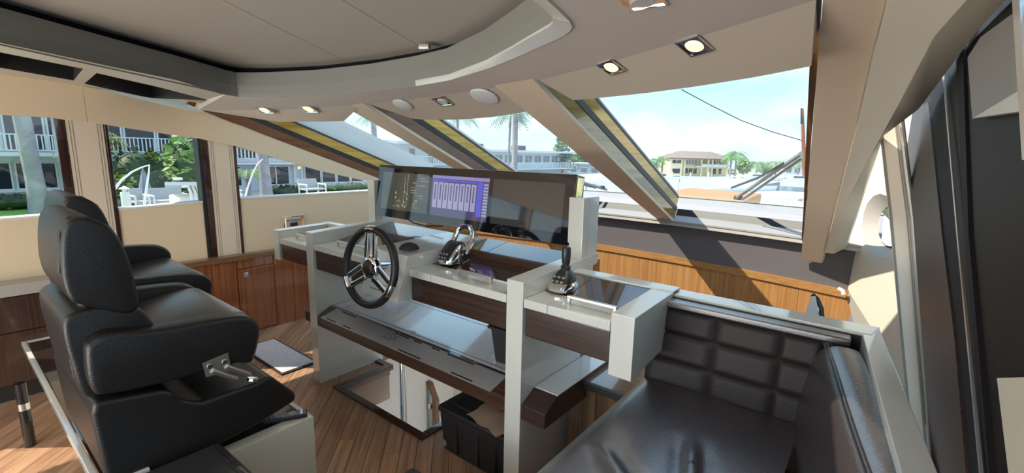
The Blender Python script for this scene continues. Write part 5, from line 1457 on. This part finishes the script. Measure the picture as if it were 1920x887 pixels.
for a, c in ((352, 362), (360, 368), (368, 376)):
    MB().tube([bq(a, 346, -13.4), bq(a+6, 362, -13.4), bq(c, 392, -13.4)], 0.035, 8).build('pipe', M['white_paint'], tt)
MB().obox(bq(333, 335, -13.6), (0.3, 0.14, 0.07)).build('radar', M['white_gloss'], tt, 0.02)
hl = bq(345, 400, -13)
MB().hexa([(-15.4, hl.y-1.2, WZ), (-12.6, hl.y-1.2, WZ), (-12.9, hl.y+3.2, WZ), (-15.1, hl.y+3.2, WZ), (-15.6, hl.y-1.2, hl.z-0.25), (-12.3, hl.y-1.2, hl.z-0.25), (-12.6, hl.y+3.6, hl.z-0.2), (-15.3, hl.y+3.6, hl.z-0.2)]).build('hull', M['white_gloss'], tt, 0.05)
MB().box(-14.4, -13.6, hl.y+0.1, hl.y+0.9, hl.z-0.24, hl.z+0.35).build('console', M['white_paint'], tt, 0.05)

# ------------------------------------------------------------------ white houses ahead to port
hC, PC_, bC = house('canal_house', 'white two storey canal house with flat roof behind the left windshield pane', Vector((-36, 21, -1.5)), Yv, Dv)
bC('wall', 'house_bright', 0, 15.5, 0, 7, 0, 3.7); bC('roof', 'house_trim', -0.6, 16.2, -1.6, 7.4, 3.7, 3.95); bC('balcony_slab', 'house_trim', 0, 15.5, -1.5, 0, 1.75, 1.9)
for k in range(6): win(bC, 1.0+k*2.4, 1.0+k*2.4+(0.8 if k % 2 else 1.5), 2.4, 3.35, 0, 1 if k % 2 else 2, pane='mid_glass')
fb = None
for k in range(48):
    a = 0.1+k*0.32
    if fb is None: fb = bC('baluster', 'house_trim', a, a+0.08, -1.46, -1.40, 1.9, 2.55)
    else:
        c = fb.copy(); COL.objects.link(c); c.location.y = fb.location.y+k*0.32
bC('top_rail', 'house_trim', 0, 15.5, -1.48, -1.38, 2.55, 2.62)
bC('roof_unit', 'house_trim', 9, 10.4, 2, 3.2, 3.95, 4.5)
hD, PD_, bD = house('flat_roof_house', 'long white flat roofed house with a window band behind the middle windshield pane', Vector((-36, 38.5, -1.5)), Yv, Dv)
bD('wall', 'house_bright', 0, 20, 0, 7, 0, 3.2); bD('roof', 'house_trim', -0.8, 20.8, -1.4, 7.4, 3.2, 3.45); bD('balcony_slab', 'house_trim', 0, 20, -1.5, 0, 1.1, 1.25)
for k in range(9): win(bD, 1.2+k*2.0, 1.2+k*2.0+1.6, 1.9, 2.9, 0, 2, pane='mid_glass')
fb = None
for k in range(50):
    a = 0.1+k*0.4
    if fb is None: fb = bD('baluster', 'house_trim', a, a+0.09, -1.46, -1.40, 1.25, 1.9)
    else:
        c = fb.copy(); COL.objects.link(c); c.location.y = fb.location.y+k*0.4
bD('top_rail', 'house_trim', 0, 20, -1.48, -1.38, 1.9, 1.97)
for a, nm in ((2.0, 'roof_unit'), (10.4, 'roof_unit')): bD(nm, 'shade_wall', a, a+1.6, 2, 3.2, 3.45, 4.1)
hE, PE_, bE = house('low_house', 'small low white house with long roof in front of the tall pine', ext(1062, 336, 75), U, D)
bE('wall', 'house_bright', 0, 7.0, 0, 5, 0, 2.4); bE('roof', 'house_trim', -0.4, 7.4, -0.6, 5.4, 2.4, 2.65)
for k in range(4): win(bE, 0.5+k*1.7, 1.6+k*1.7, 1.0, 1.9, 0, 1, pane='mid_glass')
# palms and trees ahead
def fpalm(px, pyb, pyt, t, tr, fr, nf, lb, seed, m='palm_leaf', lean=(0, 0)):
    a, c = ext(px, pyb, t), ext(px, pyt, t)
    return palm(Vector((c.x-lean[0], c.y-lean[1], a.z)), c.z-a.z, tr, fr, nf, lb, m, seed=seed, lean=lean)
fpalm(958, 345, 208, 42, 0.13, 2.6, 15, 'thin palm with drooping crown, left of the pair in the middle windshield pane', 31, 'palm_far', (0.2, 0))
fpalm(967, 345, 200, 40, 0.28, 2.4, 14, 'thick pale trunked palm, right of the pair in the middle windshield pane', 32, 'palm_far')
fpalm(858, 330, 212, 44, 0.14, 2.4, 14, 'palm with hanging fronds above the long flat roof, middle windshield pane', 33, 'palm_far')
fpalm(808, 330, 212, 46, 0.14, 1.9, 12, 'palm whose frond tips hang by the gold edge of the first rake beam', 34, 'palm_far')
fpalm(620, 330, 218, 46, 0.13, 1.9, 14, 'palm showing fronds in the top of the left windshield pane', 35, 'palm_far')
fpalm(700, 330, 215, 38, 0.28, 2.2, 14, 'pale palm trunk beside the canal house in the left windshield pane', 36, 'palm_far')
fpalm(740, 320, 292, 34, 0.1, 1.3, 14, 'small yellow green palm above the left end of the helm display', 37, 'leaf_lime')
bush(gd(1668, 425, 16), (2.5, 2.0, 2.2), 500, 0.3, 'leaf_mid', 'green tree glimpsed through the starboard porthole', 'tree', seed=77, name='tree')
# tall pine
pb, pt_ = ext(1054, 336, 66), ext(1052, 250, 66)
pi_ = thing('pine_tree', 'tall tiered pine standing between the flat roofed house and the right rake beam', 'tree', tuple(pb))
MB().tube([pb, pt_], [0.25, 0.04], 8).build('trunk', M['trunk_brown'], pi_)
g = random.Random(9); b = MB()
for k in range(11):
    f = k/11; c = pb+(pt_-pb)*(0.25+0.75*f); r = 2.3*(1-f)+0.25
    leaves(b, c, (r, r, 0.28), 70, 0.32, g)
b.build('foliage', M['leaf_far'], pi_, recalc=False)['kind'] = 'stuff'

# ------------------------------------------------------------------ far shore: seawall, villa, palms, boats
T = 130.0
sh_ = MB().hexa([ext(960, 352, T)+Vector((-30, -10, 0)), ext(1900, 350, T)+Vector((60, 0, 0)), ext(1900, 350, T)+Vector((60, 80, 0)), ext(960, 352, T)+Vector((-90, 80, 0))]+[p+Vector((0, 0, 0.0)) for p in (ext(960, 352, T)+Vector((-30, -10, 0)), ext(1900, 350, T)+Vector((60, 0, 0)), ext(1900, 350, T)+Vector((60, 80, 0)), ext(960, 352, T)+Vector((-90, 80, 0)))])
for i, v in enumerate(sh_.bm.verts): v.co.z = -6 if i < 4 else -4.05
o = sh_.build('far_shore', M['seawall']); o['kind'] = 'structure'
VZ = -4.05
def vx(px): return (px-1250)*(T+12)/F
O = ext(1250, 335, T+12); O.z = VZ
hv_, PV, bV = house('villa', 'yellow two storey villa with hipped brown tile roof across the water', O, U, D)
def zz(py): return (335-py)*(T+12)/F*0.97+0.3
bV('wall', 'villa_yellow', vx(1252), vx(1362), 0, 9, 0, zz(303)); bV('wing', 'villa_cream', vx(1252), vx(1274), -1.6, 0, 0, zz(304)); bV('terrace_slab', 'house_trim', vx(1300), vx(1364), -1.8, 0, zz(319), zz(317))
r0, r1, rm0, rm1 = vx(1246), vx(1370), vx(1278), vx(1340)
MB().faces([PV(r0, -2.4, zz(303)), PV(r1, -2.4, zz(303)), PV(r1, 11, zz(303)), PV(r0, 11, zz(303)), PV(rm0, 4, zz(289)), PV(rm1, 4, zz(290))], [(0, 1, 5, 4), (1, 2, 5), (2, 3, 4, 5), (3, 0, 4), (3, 2, 1, 0)]).build('roof', M['roof_tile'], hv_)
MB().faces([PV(r0, -2.4, zz(303)-.25), PV(r1, -2.4, zz(303)-.25), PV(r1, -2.4, zz(303)), PV(r0, -2.4, zz(303))], [(0, 1, 2, 3)]).build('eaves', M['trunk_brown'], hv_)
win(bV, vx(1282), vx(1305), zz(316), zz(305.5), 0, 4, frame='villa_cream', fw=0.15, pane='mid_glass')
win(bV, vx(1281), vx(1306), zz(333), zz(321), 0, 3, frame='villa_cream', fw=0.15)
for a, c in ((1311, 1317), (1324, 1328), (1332, 1339), (1344, 1350)): win(bV, vx(a), vx(c), zz(315), zz(306), 0, 1, frame='villa_cream', fw=0.12)
for a, c in ((1310, 1316), (1330, 1342), (1345, 1352)): win(bV, vx(a), vx(c), zz(333), zz(321), 0, 1, frame='villa_cream', fw=0.12)
win(bV, vx(1254), vx(1272), zz(314), zz(306), -1.6, 2, frame='villa_cream', fw=0.15); win(bV, vx(1255), vx(1271), zz(333), zz(322), -1.6, 1, frame='villa_cream', fw=0.15)
for px in (1277, 1308, 1320, 1328, 1356): bV('column', 'villa_cream', vx(px), vx(px+2.2), -1.8, -1.45, 0, zz(303))
bV('terrace_rail', 'house_trim', vx(1308), vx(1364), -1.8, -1.7, zz(317), zz(313.5))
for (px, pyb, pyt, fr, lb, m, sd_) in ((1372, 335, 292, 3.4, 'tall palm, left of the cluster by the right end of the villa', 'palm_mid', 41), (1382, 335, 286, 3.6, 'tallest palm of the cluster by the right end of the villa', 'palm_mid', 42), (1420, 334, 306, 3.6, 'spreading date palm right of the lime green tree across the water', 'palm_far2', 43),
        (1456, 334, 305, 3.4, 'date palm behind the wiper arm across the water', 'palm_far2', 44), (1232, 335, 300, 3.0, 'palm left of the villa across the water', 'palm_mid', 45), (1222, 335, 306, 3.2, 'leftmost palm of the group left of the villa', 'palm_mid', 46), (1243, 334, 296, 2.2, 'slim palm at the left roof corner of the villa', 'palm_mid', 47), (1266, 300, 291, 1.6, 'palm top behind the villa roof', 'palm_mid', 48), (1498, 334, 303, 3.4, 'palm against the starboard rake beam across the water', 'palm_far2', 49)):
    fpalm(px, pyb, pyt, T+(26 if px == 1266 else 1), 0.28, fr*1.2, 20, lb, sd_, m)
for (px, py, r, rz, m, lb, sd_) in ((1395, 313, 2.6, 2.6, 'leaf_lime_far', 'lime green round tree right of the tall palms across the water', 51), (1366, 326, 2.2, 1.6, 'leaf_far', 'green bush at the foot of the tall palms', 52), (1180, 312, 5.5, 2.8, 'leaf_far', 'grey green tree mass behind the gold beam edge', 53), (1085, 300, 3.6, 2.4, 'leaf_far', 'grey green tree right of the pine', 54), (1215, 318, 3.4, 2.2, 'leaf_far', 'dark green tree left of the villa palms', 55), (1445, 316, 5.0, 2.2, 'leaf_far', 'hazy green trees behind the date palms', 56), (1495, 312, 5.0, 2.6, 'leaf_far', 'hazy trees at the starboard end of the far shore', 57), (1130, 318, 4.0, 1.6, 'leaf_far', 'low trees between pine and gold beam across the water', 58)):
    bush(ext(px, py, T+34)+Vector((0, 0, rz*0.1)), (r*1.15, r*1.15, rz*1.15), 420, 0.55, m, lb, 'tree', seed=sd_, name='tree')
def boat(px, py, L, t, lb, cabin=True):
    c = ext(px, py, t); c.z = WZ
    bt_ = thing('motor_boat', lb, 'boat', tuple(c))
    n = 12; A, B, K = [], [], []
    for s_ in (1, -1):
        pass
    prof = [(-0.5, 0.13), (-0.2, 0.15), (0.15, 0.14), (0.35, 0.09), (0.5, 0.005)]
    top = [c+U*(L*x)+D*(-L*w_)+Vector((0, 0, L*(0.13+0.05*max(0, x)))) for x, w_ in prof]+[c+U*(L*x)+D*(L*w_)+Vector((0, 0, L*(0.13+0.05*max(0, x)))) for x, w_ in prof[::-1]]
    bot = [c+U*(L*x*0.9)+D*(-L*w_*0.7) for x, w_ in prof]+[c+U*(L*x*0.9)+D*(L*w_*0.7) for x, w_ in prof[::-1]]
    m_ = len(top)
    MB().faces(bot+top, [tuple(range(m_))[::-1], tuple(range(m_, 2*m_))]+[(i, (i+1) % m_, m_+(i+1) % m_, m_+i) for i in range(m_)]).build('hull', M['white_gloss'], bt_)
    if cabin:
        q = lambda x, w_, z: c+U*(L*x)+D*(L*w_)+Vector((0, 0, L*z))
        MB().hexa([q(-.3, -.1, .13), q(.15, -.1, .13), q(.15, .1, .13), q(-.3, .1, .13), q(-.25, -.09, .23), q(.02, -.09, .23), q(.02, .09, .23), q(-.25, .09, .23)]).build('cabin', M['white_paint'], bt_)
        MB().hexa([q(-.24, -.103, .165), q(.05, -.103, .165), q(.05, .103, .165), q(-.24, .103, .165), q(-.24, -.096, .205), q(.03, -.096, .205), q(.03, .096, .205), q(-.24, .096, .205)]).build('cabin_window', M['dark_glass'], bt_)
boat(1243, 340, 9, T-6, 'white cabin boat moored left of the villa')
boat(1425, 342, 11, T-7, 'white motor boat moored right of the lime tree across the water')
boat(1500, 343, 10, T-7, 'white motor boat moored nearest the starboard beam across the water')
boat(1125, 345, 13, 95, 'white motor boat just right of the helm display')
for i in range(6):
    c = ext(1260+i*34, 338, T-3)
    t_ = tag(MB().tube([Vector((c.x, c.y, WZ-0.2)), Vector((c.x, c.y, WZ+2.4))], 0.16, 8).build('dock_piling', M['white_paint']), ['white piling at the left corner of the villa, in the water', 'white piling in the water left of the villa dock', 'white piling in the water right of the middle of the villa', 'white piling in the water below the tall palms', 'white piling in the water below the lime green tree', 'white piling in the water crossed by the wiper arm'][i], 'piling', 'pilings along the far shore')
for (px0, px1, lb) in ((1300, 1352, 'white floating dock in front of the villa'), (1410, 1470, 'white dock under the wiper arm across the water')):
    a, c = ext(px0, 340, T-4), ext(px1, 340, T-4)
    tag(MB().hexa([Vector((a.x, a.y, WZ+0.1)), Vector((c.x, c.y, WZ+0.1)), Vector((c.x, c.y, WZ+0.1))+D*2.5, Vector((a.x, a.y, WZ+0.1))+D*2.5, Vector((a.x, a.y, WZ+0.45)), Vector((c.x, c.y, WZ+0.45)), Vector((c.x, c.y, WZ+0.45))+D*2.5, Vector((a.x, a.y, WZ+0.45))+D*2.5]).build('dock', M['white_paint']), lb, 'dock')
hF, PF_, bF = house('white_villa', 'distant white house behind the date palms beside the starboard beam', ext(1468, 334, T+8), U, D)
bF('wall', 'house_bright', 0, 8, 0, 6, 0, 4.2); bF('roof', 'roof_tile', -0.5, 8.5, -0.8, 6.5, 4.2, 4.6)
for k in range(3): win(bF, 0.6+k*2.5, 2.3+k*2.5, 1.6, 3.2, 0, 1, pane='mid_glass')
